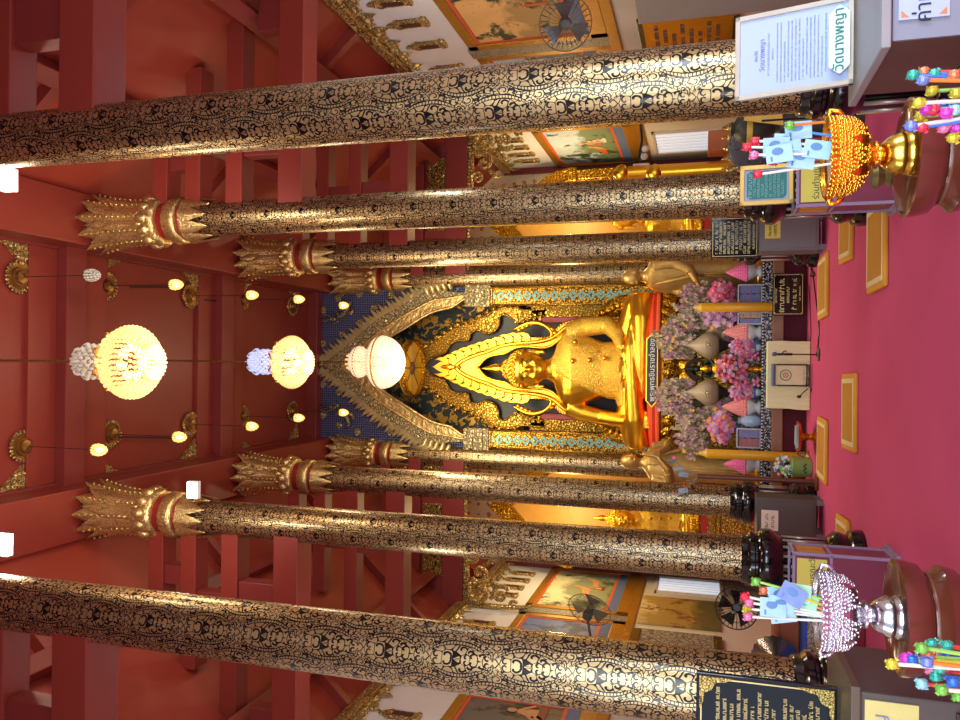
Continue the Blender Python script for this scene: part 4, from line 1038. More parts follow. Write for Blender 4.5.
# ------------------------------------------------------------------ altar in front of the big statue
WOODB = mat('brown wood', (134, 92, 62), .4, var=.3, sc=5); PORC = mat('white porcelain', (214, 220, 226), .2, var=.05); BLUEP = mat('blue porcelain', (90, 120, 176), .2, var=.3, sc=30)
def pearl():
    m, t = newmat('mother of pearl inlay on black'); o = t.obj(); v = t.vor(26, o, 'DISTANCE_TO_EDGE'); n = t.noise(22, 3, o)
    f = t.math('MULTIPLY', t.math('GREATER_THAN', v.outputs[0], .1), t.math('GREATER_THAN', n.outputs[0], .5)); t.set(t.mix(f, lin((22, 20, 24)), lin((206, 206, 214))), .25); return m
PEARL = pearl()
t = thing('altar_platform', 'long altar platform with pearl inlaid edge and brown wooden step', 'altar', (0, 13.3, 0))
MB().box((-1.86, .12, 0), (1.86, 1.0, .36)).build('base', mat('shade toned red base cloth', (90, 26, 40), .8), t)  # red drape coloured dark for the shade under the wooden step
MB().box((-1.9, -.06, .36), (1.9, 1.0, .53)).build('wooden_step', WOODB, t, bevel=.015)
MB().box((-1.9, .0, .53), (1.9, 1.0, .67)).build('inlaid_edge', PEARL, t, bevel=.008)
MB().box((-1.9, -.012, .655), (1.9, 1.0, .69)).build('table_top', BLK, t, bevel=.01)
b = MB()
for k in range(76): b.ball((-1.88+.05*k, -.012, .672), .014, seg=6, rings=4)
b.build('pearl_beading', PORC, t)
t = thing('altar_tier', 'raised black and gold altar tier behind the vases, below the gold pedestal', 'altar', (0, 14.15, 0))
MB().box((-1.36, -.46, .69), (1.36, .42, .98)).build('lower_tier', relief_gold('dark silver tracery', (150, 140, 130), .4, 18, .6, .01, .06, sp=.4), t, bevel=.01)
MB().box((-1.36, .04, .98), (1.36, .42, 1.28)).build('upper_tier', relief_gold('black gold panel', (196, 150, 70), .35, 30, 1, .02, .05), t, bevel=.01)
MB().box((-1.34, .28, 1.28), (1.34, .42, 1.55)).build('top_tier', GOLDF, t, bevel=.01)
# flowers
FM = {}
def fmat(rgb): 
    k = 'petal %d %d %d' % rgb
    return mat(k, rgb, .6, var=.25, sc=30)
BLO = {}
def blossom_mesh(rgb, cen, n=6, r=.05):
    k = (rgb, cen, n, r)
    if k in BLO: return BLO[k]
    b = MB()
    for ly in range(2):
        for i in range(n):
            a = 2*pi*(i+.5*ly)/n; rr = r*(1-.35*ly); w = rr*.5; z = .012*ly
            d = Vector((cos(a), sin(a), 0)); e = Vector((-sin(a), cos(a), 0))
            b.add([d*rr*.1+Vector((0, 0, z)), d*rr*.6+e*w+Vector((0, 0, z+rr*.28)), d*rr*1.0+Vector((0, 0, z+rr*.3)), d*rr*.6-e*w+Vector((0, 0, z+rr*.28)), d*rr*.6+Vector((0, 0, z+rr*.1))], [(0, 4, 1), (1, 4, 2), (2, 4, 3), (3, 4, 0)], 0)
    b.ball((0, 0, .015), (r*.25, r*.25, r*.2), mi=1, seg=7, rings=5)
    o = b.build('blossom', [fmat(rgb), fmat(cen)]); me = o.data; bpy.data.objects.remove(o); BLO[k] = me; return me
def blossoms(t, spec, cen=(226, 190, 90)):
    """spec: (x, y, z, colour, radius)"""
    for x, y, z, rgb, r in spec:
        me = blossom_mesh(rgb, cen, 6, .05); o = bpy.data.objects.new('blossom', me); COL.objects.link(o); o.parent = t; o.location = (x, y, z); s = r/.05; o.scale = (s, s, s)
        d = Vector((x*.8+random.uniform(-.1, .1), -.5, .3+random.uniform(-.2, .2))); o.rotation_euler = d.to_track_quat('Z', 'Y').to_euler()
def vase(t, prof, mt, name='vase', seg=20): return MB().lathe(prof, seg).build(name, mt, t, smooth=.8)
def dry_bouquet(label, loc, h, w, cols, n=120, vase_h=.0, vm=None, big=8):
    t = thing('dried_bouquet', label, 'bouquet', loc, 0, 'dried bouquets on the altar')
    if vase_h: vase(t, [(.05, 0), (.09, .02), (.11, .08), (.1, .14), (.06, vase_h-.06), (.075, vase_h)], vm or PORC)
    st = MB(); fl = [MB() for _ in cols]; R = random.Random(label); spec = []
    for i in range(n):
        a = R.uniform(0, 2*pi); q = R.random()**.5; x, y = w*q*cos(a), w*.6*q*sin(a); z = vase_h+h*(.25+.75*R.random()*(1-.45*q)); 
        if i % 3 == 0: st.tube([(0, 0, vase_h-.03), (x*.5, y*.5, vase_h+(z-vase_h)*.6), (x, y, z)], .004, seg=4)
        k = R.randrange(len(cols)); s = R.uniform(.01, .022)
        for e in range(4): fl[k].ball((x+R.uniform(-.03, .03), y+R.uniform(-.03, .03), z+R.uniform(-.04, .04)), (s, s, s*1.5), seg=5, rings=4)
        fl[k].add([(x, y, z), (x+.03, y-.02, z+.07), (x+.05, y-.02, z+.02), (x-.02, y-.03, z+.08)], [(0, 1, 2), (0, 3, 1)])
    st.build('stems', fmat((112, 110, 70)), t)
    for k, b in enumerate(fl): o = b.build('dried_florets', fmat(cols[k]), t); o['kind'] = 'stuff'
    for i in range(big):
        a = R.uniform(0, 2*pi); q = R.random()**.5; spec.append((w*q*cos(a)*.9, -w*.5, vase_h+h*R.uniform(.35, .85), R.choice(((196, 140, 60), (206, 150, 176), (176, 120, 160), (222, 170, 90))), R.uniform(.035, .055)))
    blossoms(t, spec); return t
MAUVE = [(190, 164, 148), (206, 192, 146), (190, 148, 164), (156, 148, 108), (216, 196, 176)]
def px(x, y, Y, z=None): p = atY(x, y, Y); return (p.x, Y, p.z if z is None else z)
dry_bouquet('tall dried mauve bouquet right of centre, rising to the red cloth', (.6, 14.28, 1.28), 1.05, .4, MAUVE, 210, .2)
dry_bouquet('tall dried mauve bouquet left of centre, beside the left grey bud', (-.5, 14.28, 1.28), 1.05, .36, MAUVE, 200, .2)
dry_bouquet('wide dried bouquet on the far right, behind the right candle', (1.14, 14.24, 1.28), .85, .44, MAUVE, 210, .0)
dry_bouquet('wide dried bouquet on the far left, behind the left candle', (-1.1, 14.24, 1.28), .85, .46, MAUVE, 230, .0)
dry_bouquet('small dried spray with white vase, right of the bronze image', (.42, 14.5, 1.55), .6, .2, MAUVE, 80, .28, PORC, 3)
dry_bouquet('small dried spray with white vase, left of the bronze image', (-.36, 14.5, 1.55), .6, .2, MAUVE, 80, .28, PORC, 3)
dry_bouquet('low dried bouquet behind the right pink cone', (.72, 14.02, .98), .6, .26, MAUVE+[(206, 140, 170)], 110, .0)
dry_bouquet('low dried bouquet behind the left pink cone', (-.78, 14.02, .98), .65, .3, MAUVE+[(206, 140, 170)], 130, .0)
def pink_bouquet(label, loc, cols, n, w, h, vm=None, vh=.12, r=.06):
    t = thing('flower_bouquet', label, 'bouquet', loc, 0, 'fresh looking flowers on the altar'); R = random.Random(label)
    vase(t, [(.045, 0), (.07, .03), (.075, .07), (.04, vh-.02), (.055, vh)], vm or BLUEP)
    g = MB()
    for i in range(26):
        a = R.uniform(0, 2*pi); q = w*R.random()**.5; z = vh+h*R.uniform(.2, .95); g.tube([(0, 0, vh-.03), (q*cos(a)*.6, q*sin(a)*.4, (vh+z)/2), (q*cos(a), q*sin(a)*.6, z)], .004, seg=4)
        g.add([(q*cos(a), q*sin(a)*.6, z), (q*cos(a)+.05, q*sin(a)*.6-.03, z+.03), (q*cos(a)+.07, q*sin(a)*.6-.03, z-.02), (q*cos(a)+.02, q*sin(a)*.6-.02, z-.03)], [(0, 1, 2, 3)])
    g.build('leaves', fmat((70, 96, 62)), t)
    spec = []
    for i in range(n):
        a = 2*pi*i*.382; q = w*sqrt((i+.5)/n); spec.append((q*cos(a), -w*.55*sqrt(max(0, 1-(q/w)**2))-.02, vh+h*.5+q*sin(a)*h/(2*w), R.choice(cols), r*R.uniform(.8, 1.15)))
    blossoms(t, spec); return t
PK = [(232, 120, 170), (236, 150, 190), (222, 90, 150)]; VI = [(206, 160, 206), (190, 140, 200), (222, 180, 214)]
pink_bouquet('round ball of pink blossoms to the right of the centre', (.41, 13.5, .69), PK+VI, 34, .17, .38, PORC, .1, .045)
pink_bouquet('round ball of pink blossoms to the left of the centre', (-.33, 13.5, .69), PK+VI, 34, .17, .38, PORC, .1, .045)
pink_bouquet('loose pink and red roses in the very centre of the altar', (.05, 13.45, .69), PK+[(214, 60, 110), VI[0]], 30, .24, .5, GOLDM, .2, .05)
pink_bouquet('magenta blossoms behind the black altar sign', (1.32, 13.75, .98), PK+[(206, 80, 130)], 24, .22, .4, None, .12, .07)
pink_bouquet('lilac orchids between the right candle and right pink cone', (.95, 13.6, .98-.29), VI, 16, .2, .62, None, .3, .075)
pink_bouquet('pink and lilac roses behind the left candle', (-.95, 13.8, .98), PK+VI+[(222, 130, 90)], 26, .24, .42, None, .1, .075)
def spray(label, loc):
    t = thing('orchid_spray', label, 'flowers', loc, 0, 'pink orchid sprays'); R = random.Random(label); spec = []
    MB().tube([(0, .02, 0), (0, 0, .15), (.01, -.01, .3)], .012, seg=6).build('stem', fmat((96, 110, 70)), t)
    for i in range(26): spec.append((R.uniform(-.07, .07), -.04, .02+.3*R.random(), R.choice(PK+[(190, 80, 160)]), .028))
    blossoms(t, spec)
spray('upright pink orchid spray, right of the brass candlestick', (.25, 13.42, .69)); spray('upright pink orchid spray, left of the brass candlestick', (-.16, 13.42, .69))
t = thing('brass_candlestick', 'small brass candlestick in the centre front of the altar', 'candlestick', (.05, 13.38, .69)); MB().lathe([(.06, 0), (.06, .015), (.02, .04), (.015, .1), (.03, .12), (.015, .14), (.02, .2), (.045, .22)], 16).build('stick', GOLD, t, smooth=.7)
# pink cones of folded petals on white stem cups
def phum(label, loc, hc, rc, rgb, ball, group='pink petal cones'):
    t = thing('petal_cone', label, 'offering', loc, 0, group)
    b = MB().lathe([(rc*.7, 0), (rc*.75, .02), (rc*.45, .06), (rc*.5, .08), (rc*.75, .12), (rc*1.0, .2), (rc*.98, .22), (rc*.6, .2)], 28, fr=lambda r, z, a, j: (r*(1+(.05*cos(a*14) if j < 6 else 0)), z)); b.build('stem_cup', PORC, t, smooth=True)
    c = MB(); c.lathe([(rc*.9, .2), (rc*1.0, .26), (rc*.8, .2+hc*.35), (rc*.45, .2+hc*.7), (rc*.16, .2+hc*.92), (.004, .2+hc)], 28)
    for k in range(9):
        v = k/9; z = .23+(hc-.06)*v; r = rc*(1-v)**.85*1.0; n = max(4, int(2*pi*r/(.042)))
        for i in range(n): a = 2*pi*(i+.5*(k % 2))/n; c.ball((r*cos(a), r*sin(a), z), (.024, .024, .024 if ball else .03), seg=6, rings=4)
    c.build('petal_cone_body', fmat(rgb), t, smooth=True)
    return t
phum('salmon pink petal cone right of the centre flowers', (.66, 13.5, .69), .4, .16, (226, 140, 140), 0)
phum('salmon pink petal cone left of the centre flowers', (-.58, 13.5, .69), .4, .16, (226, 140, 140), 0)
phum('magenta petal cone at the far right end, above the black sign', (1.66, 13.55, .69), .36, .14, (230, 110, 170), 1)
phum('magenta petal cone at the far left end, beyond the left candle', (-1.53, 13.5, .69), .36, .14, (230, 110, 170), 1)
# grey lotus-bud offerings on dark stands
for s, x in ((1, .45), (-1, -.36)):
    t = thing('bud_offering', 'grey beige pointed bud with a rosette on a dark stand, %s of the bronze image' % ('right' if s > 0 else 'left'), 'offering', (x, 13.85, .98), group='grey bud offerings')
    MB().lathe([(.13, 0), (.13, .04), (.06, .1), (.05, .2), (.1, .3), (.15, .36)], 20).build('stand', mat('dark bronze stand', (70, 64, 60), .35, .6), t, smooth=.8)
    MB().lathe([(.13, .35), (.2, .42), (.225, .5), (.2, .6), (.13, .7), (.06, .8), (.02, .88), (.002, .94)], 28, fr=lambda r, z, a, j: (r*(1+.03*cos(a*8)), z)).build('bud', mat('grey beige silk', (168, 152, 124), .55, .2), t, smooth=True)
    b = MB().ball((0, -.225, .53), (.035, .03, .035))
    for k in range(8): a = k*pi/4; b.ball((.05*cos(a), -.218, .53+.05*sin(a)), (.022, .016, .022), seg=6, rings=4)
    b.build('rosette', mat('beige rosette', (186, 168, 130), .5, .3), t, smooth=True)
# brass candle stands on the tiers
for i, (x, lb_) in enumerate(((.27, 'right of the bronze image'), (-.19, 'left of the bronze image'), (.98, 'among the right dried flowers'), (-.86, 'among the left dried flowers'))):
    t = thing('gold_candle_stand', 'slim gold candle stand on the altar tier, %s' % lb_, 'candle stand', (x, 14.08, 1.28 if i < 0 else .98), group='gold candle stands')
    MB().lathe([(.05, 0), (.05, .02), (.018, .05), (.014, .2), (.03, .22), (.014, .25), (.014, .42), (.04, .45), (.035, .48)], 14).build('stand', GOLD, t, smooth=.8)
    MB().lathe([(.014, .48), (.014, .6), (.003, .62)], 10).build('candle', mat('pale wax', (226, 186, 80), .4), t, smooth=.8)
# small images in the centre
t = thing('bronze_image', 'small dark bronze image with black halo above the small gold statue', 'statue', (.04, 14.05, 1.28))
ell = MB(); ell_loft(ell, [(.0, 0, 0, .17, .1), (.08, 0, 0, .16, .1), (.12, 0, 0, .09, .07), (.28, 0, 0, .12, .07), (.34, 0, 0, .06, .05)]); ell.ball((0, 0, .42), (.055, .055, .07)); ell.tube([(-.11, 0, .3), (-.15, -.03, .18), (-.13, -.1, .07)], .03); ell.tube([(.11, 0, .3), (.15, -.03, .18), (.03, -.1, .1)], .03)
fuse(ell, 'body', mat('dark bronze', (44, 58, 52), .35, .7), t, .012, 2)
MB().lathe([(.04, .46), (.05, .5), (.03, .54), (.01, .66), (.001, .7)], 12).build('crown', mat('dark bronze', (1,1,1)), t, smooth=True)
MB().strip([(.2*cos(a), .34+.3*sin(a)) for a in [pi*k/16 for k in range(17)]], [(.13*cos(a), .34+.2*sin(a)) for a in [pi*k/16 for k in range(17)]], .02, Matrix.Translation((0, .06, 0))).build('halo', mat('black red halo', (44, 20, 14), .8), t)
t = thing('small_gold_statue', 'small seated gold statue just above the centre roses', 'statue', (.045, 13.85, .98))
ell = MB(); ell_loft(ell, [(.0, 0, 0, .19, .11), (.08, 0, 0, .18, .11), (.12, 0, 0, .1, .08), (.3, 0, 0, .13, .08), (.36, 0, 0, .06, .05)]); ell.ball((0, 0, .46), (.065, .065, .08)); ell.ball((0, .01, .54), .03); ell.tube([(-.12, 0, .32), (-.17, -.03, .2), (-.15, -.12, .07)], .032); ell.tube([(.12, 0, .32), (.17, -.03, .2), (.03, -.12, .1)], .032)
fuse(ell, 'body', GOLD, t, .012, 2)
MB().lathe([(.2, -.1), (.22, -.06), (.2, 0)], 20).build('base', GOLDY, t, smooth=.8).scale = (1, .7, 1); t.location.z += .1
# candles
for s, x, y, z, h in ((1, 1.055, 13.22, .53, 1.2), (-1, -1.31, 12.95, .0, 1.62)):
    t = thing('tall_candle', 'tall thick yellow candle standing at the %s of the altar' % ('right' if s > 0 else 'left'), 'candle', (x, y, z), group='tall yellow candles')
    o = .17 if s < 0 else 0
    MB().lathe([(.075, o), (.078, o+.01), (.076, h-.1), (.07, h-.09), (.045, h-.07), (.03, h-.06)], 24).build('wax', mat('yellow wax', (216, 158, 22), .35, var=.06), t, smooth=.6)
    MB().lathe([(.076, h-.1), (.07, h-.08), (.05, h-.06), (.04, h-.02), (.028, h+.02), (.004, h+.03)], 20).build('tip', mat('pale wax', (226, 186, 80), .4), t, smooth=.7)
    if s < 0: MB().lathe([(.13, 0), (.13, .03), (.1, .05), (.085, .1), (.095, .12), (.085, .14), (.09, .18)], 20).build('gold_foot', GOLDR, t, smooth=.7)
    else: MB().lathe([(.095, 0), (.095, .02), (.08, .03)], 20).build('gold_foot', GOLDM, t, smooth=.7)
# clear boxes with banknotes
BN = mat('blue banknote', (112, 132, 190), .6, var=.3, sc=25); BNR = mat('red brown banknote', (176, 110, 110), .6, var=.3, sc=25); BNT = mat('tan banknote', (196, 166, 110), .6, var=.25, sc=25)
ACR = mat('clear acrylic edge', (196, 200, 216), .12, var=.05)
for s, x, w, ms, lb in ((1, 1.28, .3, (BN, BN, BNR), 'clear box of blue banknotes right of the right candle'), (1, .88, .18, (BN, BNT), 'narrow clear box of blue banknotes left of the right candle'), (-1, -1.08, .3, (BNR, BN, BNT), 'clear box of red and blue banknotes right of the left candle')):
    t = thing('banknote_box', lb, 'box', (x, 13.42, .69), 0, 'clear banknote boxes'); w /= 2; h = .36
    f = MB()
    for X in (-w, w):
        for Yq in (-.06, .06): f.box((X-.008, Yq-.008, 0), (X+.008, Yq+.008, h))
    for zq in (0, h): f.box((-w, -.066, zq-.008), (w, -.05, zq+.008)).box((-w, .05, zq-.008), (w, .066, zq+.008))
    f.build('clear_frame', ACR, t)
    for k in range(4):
        for j in range(2):
            n_ = MB().box((-w+.015+(w-.005)*j, -.05+.02*k, .02), (-w+.01+(w-.01)*(j+.95), -.045+.02*k, h-.03-.05*(k % 2))); n_.build('banknote', ms[(k+j) % len(ms)], t)
    st_ = MB()
    for k in range(3): st_.box((-w, -.064, .05+.11*k), (w, -.06, .07+.11*k))
    st_.build('ribbon', mat('violet ribbon', (150, 110, 150), .5), t)
t = thing('blue_white_vase', 'pale blue porcelain vase beside the left banknote box', 'vase', (-.8, 13.42, .69)); vase(t, [(.06, 0), (.085, .03), (.1, .12), (.09, .22), (.05, .29), (.045, .31), (.06, .34)], mat('pale blue porcelain', (150, 180, 214), .2), 'body')
for s, x in ((1, .43), (-1, -.33)):
    t = thing('blue_porcelain_jar', 'small blue and white jar under the %s grey bud' % ('right' if s > 0 else 'left'), 'jar', (x, 13.54, .69)); vase(t, [(.07, 0), (.1, .04), (.12, .14), (.11, .3), (.07, .36), (.08, .4)], BLUEP, 'body')
# the two disciples
SATIN = mat('dull gold robe', (176, 142, 78), .5, .6, var=.3, sc=10, bump=.8, bsc=60, bd=.01)
def disciple(label, loc, rz, arms, h=2.35):
    t = thing('disciple_statue', label, 'statue', loc, rz, 'standing disciple statues'); b = MB(); k = h/2.35
    ell_loft(b, [(0, 0, 0, .3, .22), (.3, 0, 0, .3, .22), (.8, 0, 0, .29, .21), (1.2, 0, 0, .31, .22), (1.6, 0, 0, .33, .22), (1.82, 0, 0, .3, .19), (1.9, 0, 0, .16, .14), (1.96, 0, 0, .09, .1)])
    b.tube([(0, 0, 1.85), (0, -.02, 2.08)], .085); b.ball((0, -.03, 2.18), (.135, .155, .185), seg=16, rings=12); b.ball((0, -.18, 2.16), (.02, .03, .035)); b.ball((0, -.16, 2.08), (.045, .03, .015))
    for s in (-1, 1): b.ball((s*.14, -.01, 2.14), (.02, .03, .08))
    if arms == 'pray':
        for s in (-1, 1):
            b.tube([(s*.3, 0, 1.76), (s*.38, -.04, 1.45), (s*.2, -.26, 1.5), (s*.05, -.36, 1.66)], [.11, .1, .07, .05]); b.tube([(s*.035, -.36, 1.62), (s*.025, -.39, 1.76), (s*.015, -.4, 1.92)], [.045, .04, .02])
            for f in range(3): b.tube([(s*.025, -.34-.03*f, 1.75), (s*.015, -.36-.03*f, 1.95-.02*abs(f-1))], [.018, .012])
    else:
        b.tube([(.3, 0, 1.76), (.38, -.02, 1.4), (.34, -.16, 1.15), (.2, -.34, 1.02)], [.11, .1, .08, .05]); b.ball((.17, -.37, .99), (.05, .06, .04))
        for f in range(4): b.tube([(.14+.022*f, -.4, .98), (.12+.022*f, -.5, .93), (.12+.022*f, -.54, .88)], [.016, .014, .01])
        b.tube([(.13, -.36, 1.01), (.08, -.42, .98)], [.018, .012])
        b.tube([(-.3, 0, 1.76), (-.36, -.03, 1.4), (-.3, -.2, 1.25), (-.1, -.34, 1.28)], [.11, .1, .08, .05]); b.ball((-.06, -.36, 1.28), (.06, .05, .04))
    body = fuse(b, 'body', mat('aged gold skin', (196, 158, 90), .42, .7, var=.15, sc=5), t, .02, 3)
    shell(body, 'robe', SATIN, t, lambda c, n: c.z < 1.88 and not (c.z > 1.45 and c.x < -.12 and c.y > -.3 and c.z > 1.55+c.x*.0 and arms == 'pray') and not (c.y < -.245 and c.z > .85), .022)
    f = MB()
    for i in range(9):
        x = -.24+.06*i; f.tube([(x, -.2-.02*cos(x*4), .03), (x+.02, -.215, .6), (x+.06, -.2, 1.2)], .012, seg=6)
    f.tube([(-.1, -.1, 1.86), (.0, -.2, 1.74), (.12, -.235, 1.5), (.2, -.225, 1.2), (.24, -.2, .9)], [.02, .03, .04, .04, .03], seg=8)
    f.build('robe_fold', SATIN, t, smooth=True)
    MB().lathe([(.36, -.1), (.38, -.06), (.34, 0)], 24).build('base', GOLDM, t, smooth=.8)
    return t
for s, nm in ((1, 'right'), (-1, 'left')):
    q = thing('disciple_pedestal', 'dark carved pedestal under the %s standing disciple' % nm, 'pedestal', (s*1.8, 14.62, 0)); MB().box((-.36, -.38, 0), (.36, .4, .5)).box((-.39, -.4, .5), (.39, .42, .6)).build('block', relief_gold('brown gold carving', (150, 104, 56), .4, 20, .8, .01, .2), q, bevel=.02)
disciple('gold standing disciple on the right of the altar, turned sideways in a textured robe', (1.76, 14.62, .7), -1.0, 'low')
disciple('gold standing disciple on the left of the altar with palms together', (-1.72, 14.62, .7), .55, 'pray')
# low table under a cream cloth in front of the altar
t = thing('low_table', 'low table covered to the floor by a cream cloth, in front of the altar', 'table', (-.03, 12.98, 0))
b = MB(); N = 60; vs = []
for j in range(7):
    for i in range(N+1):
        x = -.52+1.04*i/N; z = .62*(1-j/6); vs.append((x*(1+.02*j/6)+.01*sin(j), -.08-.012*sin(i*1.3+j*.4)*(j/6)-.02*j/6, max(.012, z)))
b.add(vs, [(j*(N+1)+i, j*(N+1)+i+1, (j+1)*(N+1)+i+1, (j+1)*(N+1)+i) for j in range(6) for i in range(N)])
b.box((-.52, -.08, .6), (.52, .2, .625)); b.box((-.525, -.08, .01), (-.515, .2, .62)); b.box((.515, -.08, .01), (.525, .2, .62))
b.build('cloth', mat('cream cloth', (232, 234, 184), .8, var=.06, sc=4, bump=.2, bsc=10), t, smooth=SM)
MB().box((-.5, -.06, .02), (.5, .18, .6)).build('table_body', WOODB, t)
t = thing('folding_seat', 'folding seat with black frame and green round emblem on its cloth, before the cream table', 'seat', (-.03, 12.72, 0))
b = MB()
for x in (-.16, .16): b.tube([(x, -.05, .08), (x, -.0, .12), (x, .03, .54)], .011, seg=8); b.tube([(x, .12, .03), (x, -.0, .3), (x, -.06, .5)], .01, seg=8)
b.tube([(-.16, -.05, .08), (.16, -.05, .08)], .011); b.tube([(-.16, .12, .03), (.16, .12, .03)], .01); b.tube([(-.16, .03, .54), (.16, .03, .54)], .011); b.build('frame', BLK, t, smooth=True)
MB().box((-.145, -.04, .13), (.145, -.03, .5)).build('cloth_panel', mat('cream canvas', (226, 226, 180), .8), t)
MB().tube([(-.17, -.05, .56), (.17, -.05, .56)], .035, seg=12).build('top_roll', mat('blue grey roll', (96, 110, 140), .5), t, smooth=SM)
b = MB().strip([(.085*cos(2*pi*k/32), .085*sin(2*pi*k/32)) for k in range(32)], [(.072*cos(2*pi*k/32), .072*sin(2*pi*k/32)) for k in range(32)], .004, Matrix.Translation((0, -.044, .38)), closed=True); b.build('emblem_ring', mat('green print', (60, 120, 76), .7), t)
b = MB()
for k in range(8): a = k*pi/4; b.ball((.035*cos(a), -.043, .38+.035*sin(a)), (.012, .003, .018), seg=6, rings=4)
b.ball((0, -.043, .38), (.014, .004, .014)); b.build('emblem_motif', mat('pink print', (206, 140, 130), .7), t)
# microphones
t = thing('microphone_stand', 'short black microphone stand on the carpet before the cream table', 'microphone', (.28, 12.0, 0))
MB().lathe([(.1, 0), (.1, .015), (.03, .03), (.018, .05)], 24).build('base', BLK, t, smooth=.7)
MB().tube([(0, 0, .03), (0, 0, .42)], .01).build('pole', mat('grey pole', (90, 80, 84), .3, .8), t, smooth=True)
MB().tube([(0, 0, .36), (0, 0, .56)], .018).build('handle', BLK, t, smooth=True); MB().ball((0, -.01, .6), (.032, .032, .04)).build('grille', mat('blue grey mesh', (90, 106, 140), .4, .6), t, smooth=True)
MB().tube([(-.0, -.03, .5), (.04, -.04, .48), (.05, -.03, .44)], .008).build('clip', BLK, t)
t = thing('gooseneck_microphone', 'small gooseneck microphone hanging on the cream cloth', 'microphone', (-.36, 12.84, 0))
MB().tube([(0, 0, .16), (.06, -.03, .12), (.12, -.06, .06), (.16, -.1, .03), (.14, -.14, .015), (.08, -.12, .012)], .008).build('gooseneck', BLK, t, smooth=True); MB().ball((0, 0, .17), (.025, .02, .035)).build('head', BLK, t, smooth=True)
def floor_cable(px_, label, r=.009):
    P = [atZ(x, y, r+.001) for x, y in px_]; P = [Vector(q) for q in P]
    q = []
    for i in range(len(P)-1):
        a = P[max(i-1, 0)]; b = P[i]; c = P[i+1]; d = P[min(i+2, len(P)-1)]
        for k in range(6): u = k/6; q.append(.5*((2*b)+(c-a)*u+(2*a-5*b+4*c-d)*u*u+(3*b-a-3*c+d)*u**3))
    o = MB().tube(q+[P[-1]], r, seg=6).build('microphone_cable', BLK, None, smooth=True); tag(o, label, 'cable')
floor_cable([(814, 262), (812, 268), (815, 275), (811, 276), (812, 268), (816, 300), (819, 325), (818, 345), (817, 353)], 'thin black cable running over the carpet to the microphone stand')
floor_cable([(809, 285), (810, 310), (811, 335), (809, 344)], 'second thin dark cable lying on the carpet beside the cream table', .006)
# black sign leaning on the altar
def scribble(b, x0, x1, z, h, y=-.012, fill=.8, seed=0):
    """a line of writing too small to read in the photograph: uneven short strokes"""
    R = random.Random(seed+z*1000); x = x0
    while x < x1-h*.3:
        w = h*R.uniform(.45, .8); w = min(w, x1-x)
        if R.random() < fill:
            k = R.randrange(4)
            b.box((x, y, z-h/2), (x+w*.22, y+.004, z+h/2))
            if k in (0, 1): b.box((x, y, z+h*.3), (x+w*.85, y+.004, z+h/2))
            if k in (1, 2): b.box((x+w*.63, y, z-h/2), (x+w*.85, y+.004, z+h*.5))
            if k == 3: b.box((x, y, z-h/2), (x+w*.85, y+.004, z-h*.28))
            if R.random() < .15: b.box((x+w*.2, y, z+h*.62), (x+w*.6, y+.004, z+h*.75))
        x += w+h*.12
LET = mat('gilt lettering', (226, 204, 140), .4, .6)
def black_board(name, label, loc, rz, w, h, lines, corner=.12, tilt=0, thick=.03, group=None, lm=None):
    t = thing(name, label, 'sign', loc, rz, group); M = Matrix.Rotation(tilt, 4, 'X')
    MB().box((-w/2, 0, 0), (w/2, thick, h), mat=M).build('board', mat('gloss black panel', (16, 16, 24), .12, var=.1, coat=.4), t, bevel=.004)
    f = MB()
    for a in ((-w/2+.02, .02, w/2-.02, .026), (-w/2+.02, h-.026, w/2-.02, h-.02), (-w/2+.02, .02, -w/2+.026, h-.02), (w/2-.026, .02, w/2-.02, h-.02)): f.box((a[0], -.003, a[1]), (a[2], 0, a[3]), mat=M)
    f.build('gilt_line', LET, t)
    c = MB(); q = corner
    for sx in (-1, 1):
        for sz in (0, 1):
            X = sx*(w/2-.015); Z = .015 if sz == 0 else h-.015; e = 1 if sz == 0 else -1
            c.prism([(X, Z), (X-sx*q, Z), (X-sx*q*.75, Z+e*q*.12), (X-sx*q*.5, Z+e*q*.14), (X-sx*q*.4, Z+e*q*.35), (X-sx*q*.18, Z+e*q*.45), (X-sx*q*.12, Z+e*q*.75), (X, Z+e*q)], .004, M @ Matrix.Translation((0, -.006, 0)))
    c.build_each('corner_ornament', relief_gold('gilt corner scroll', (226, 196, 110), .4, 60, .5, .004, .1, sp=.6), t)
    for n, (x0, x1, z, lh) in enumerate(lines):
        b = MB(); scribble(b, x0*w, x1*w, z*h, lh, -.006, .92, n+loc[0]); b.v = [tuple(M @ Vector(v)) for v in b.v]; b.build('lettering', lm or LET, t)
    return t
black_board('altar_sign', 'black sign with gold corners leaning on the altar, right of the cream table', (1.23, 12.95, .1), 0, .66, .46,
    [(-.2, .15, .88, .025), (-.42, .42, .69, .06), (-.2, .2, .5, .035), (-.36, -.28, .29, .06), (-.24, -.14, .29, .05), (-.1, .0, .29, .05), (.05, .15, .29, .05), (.2, .26, .29, .04), (.3, .4, .29, .05), (-.15, .2, .13, .02)], .08)
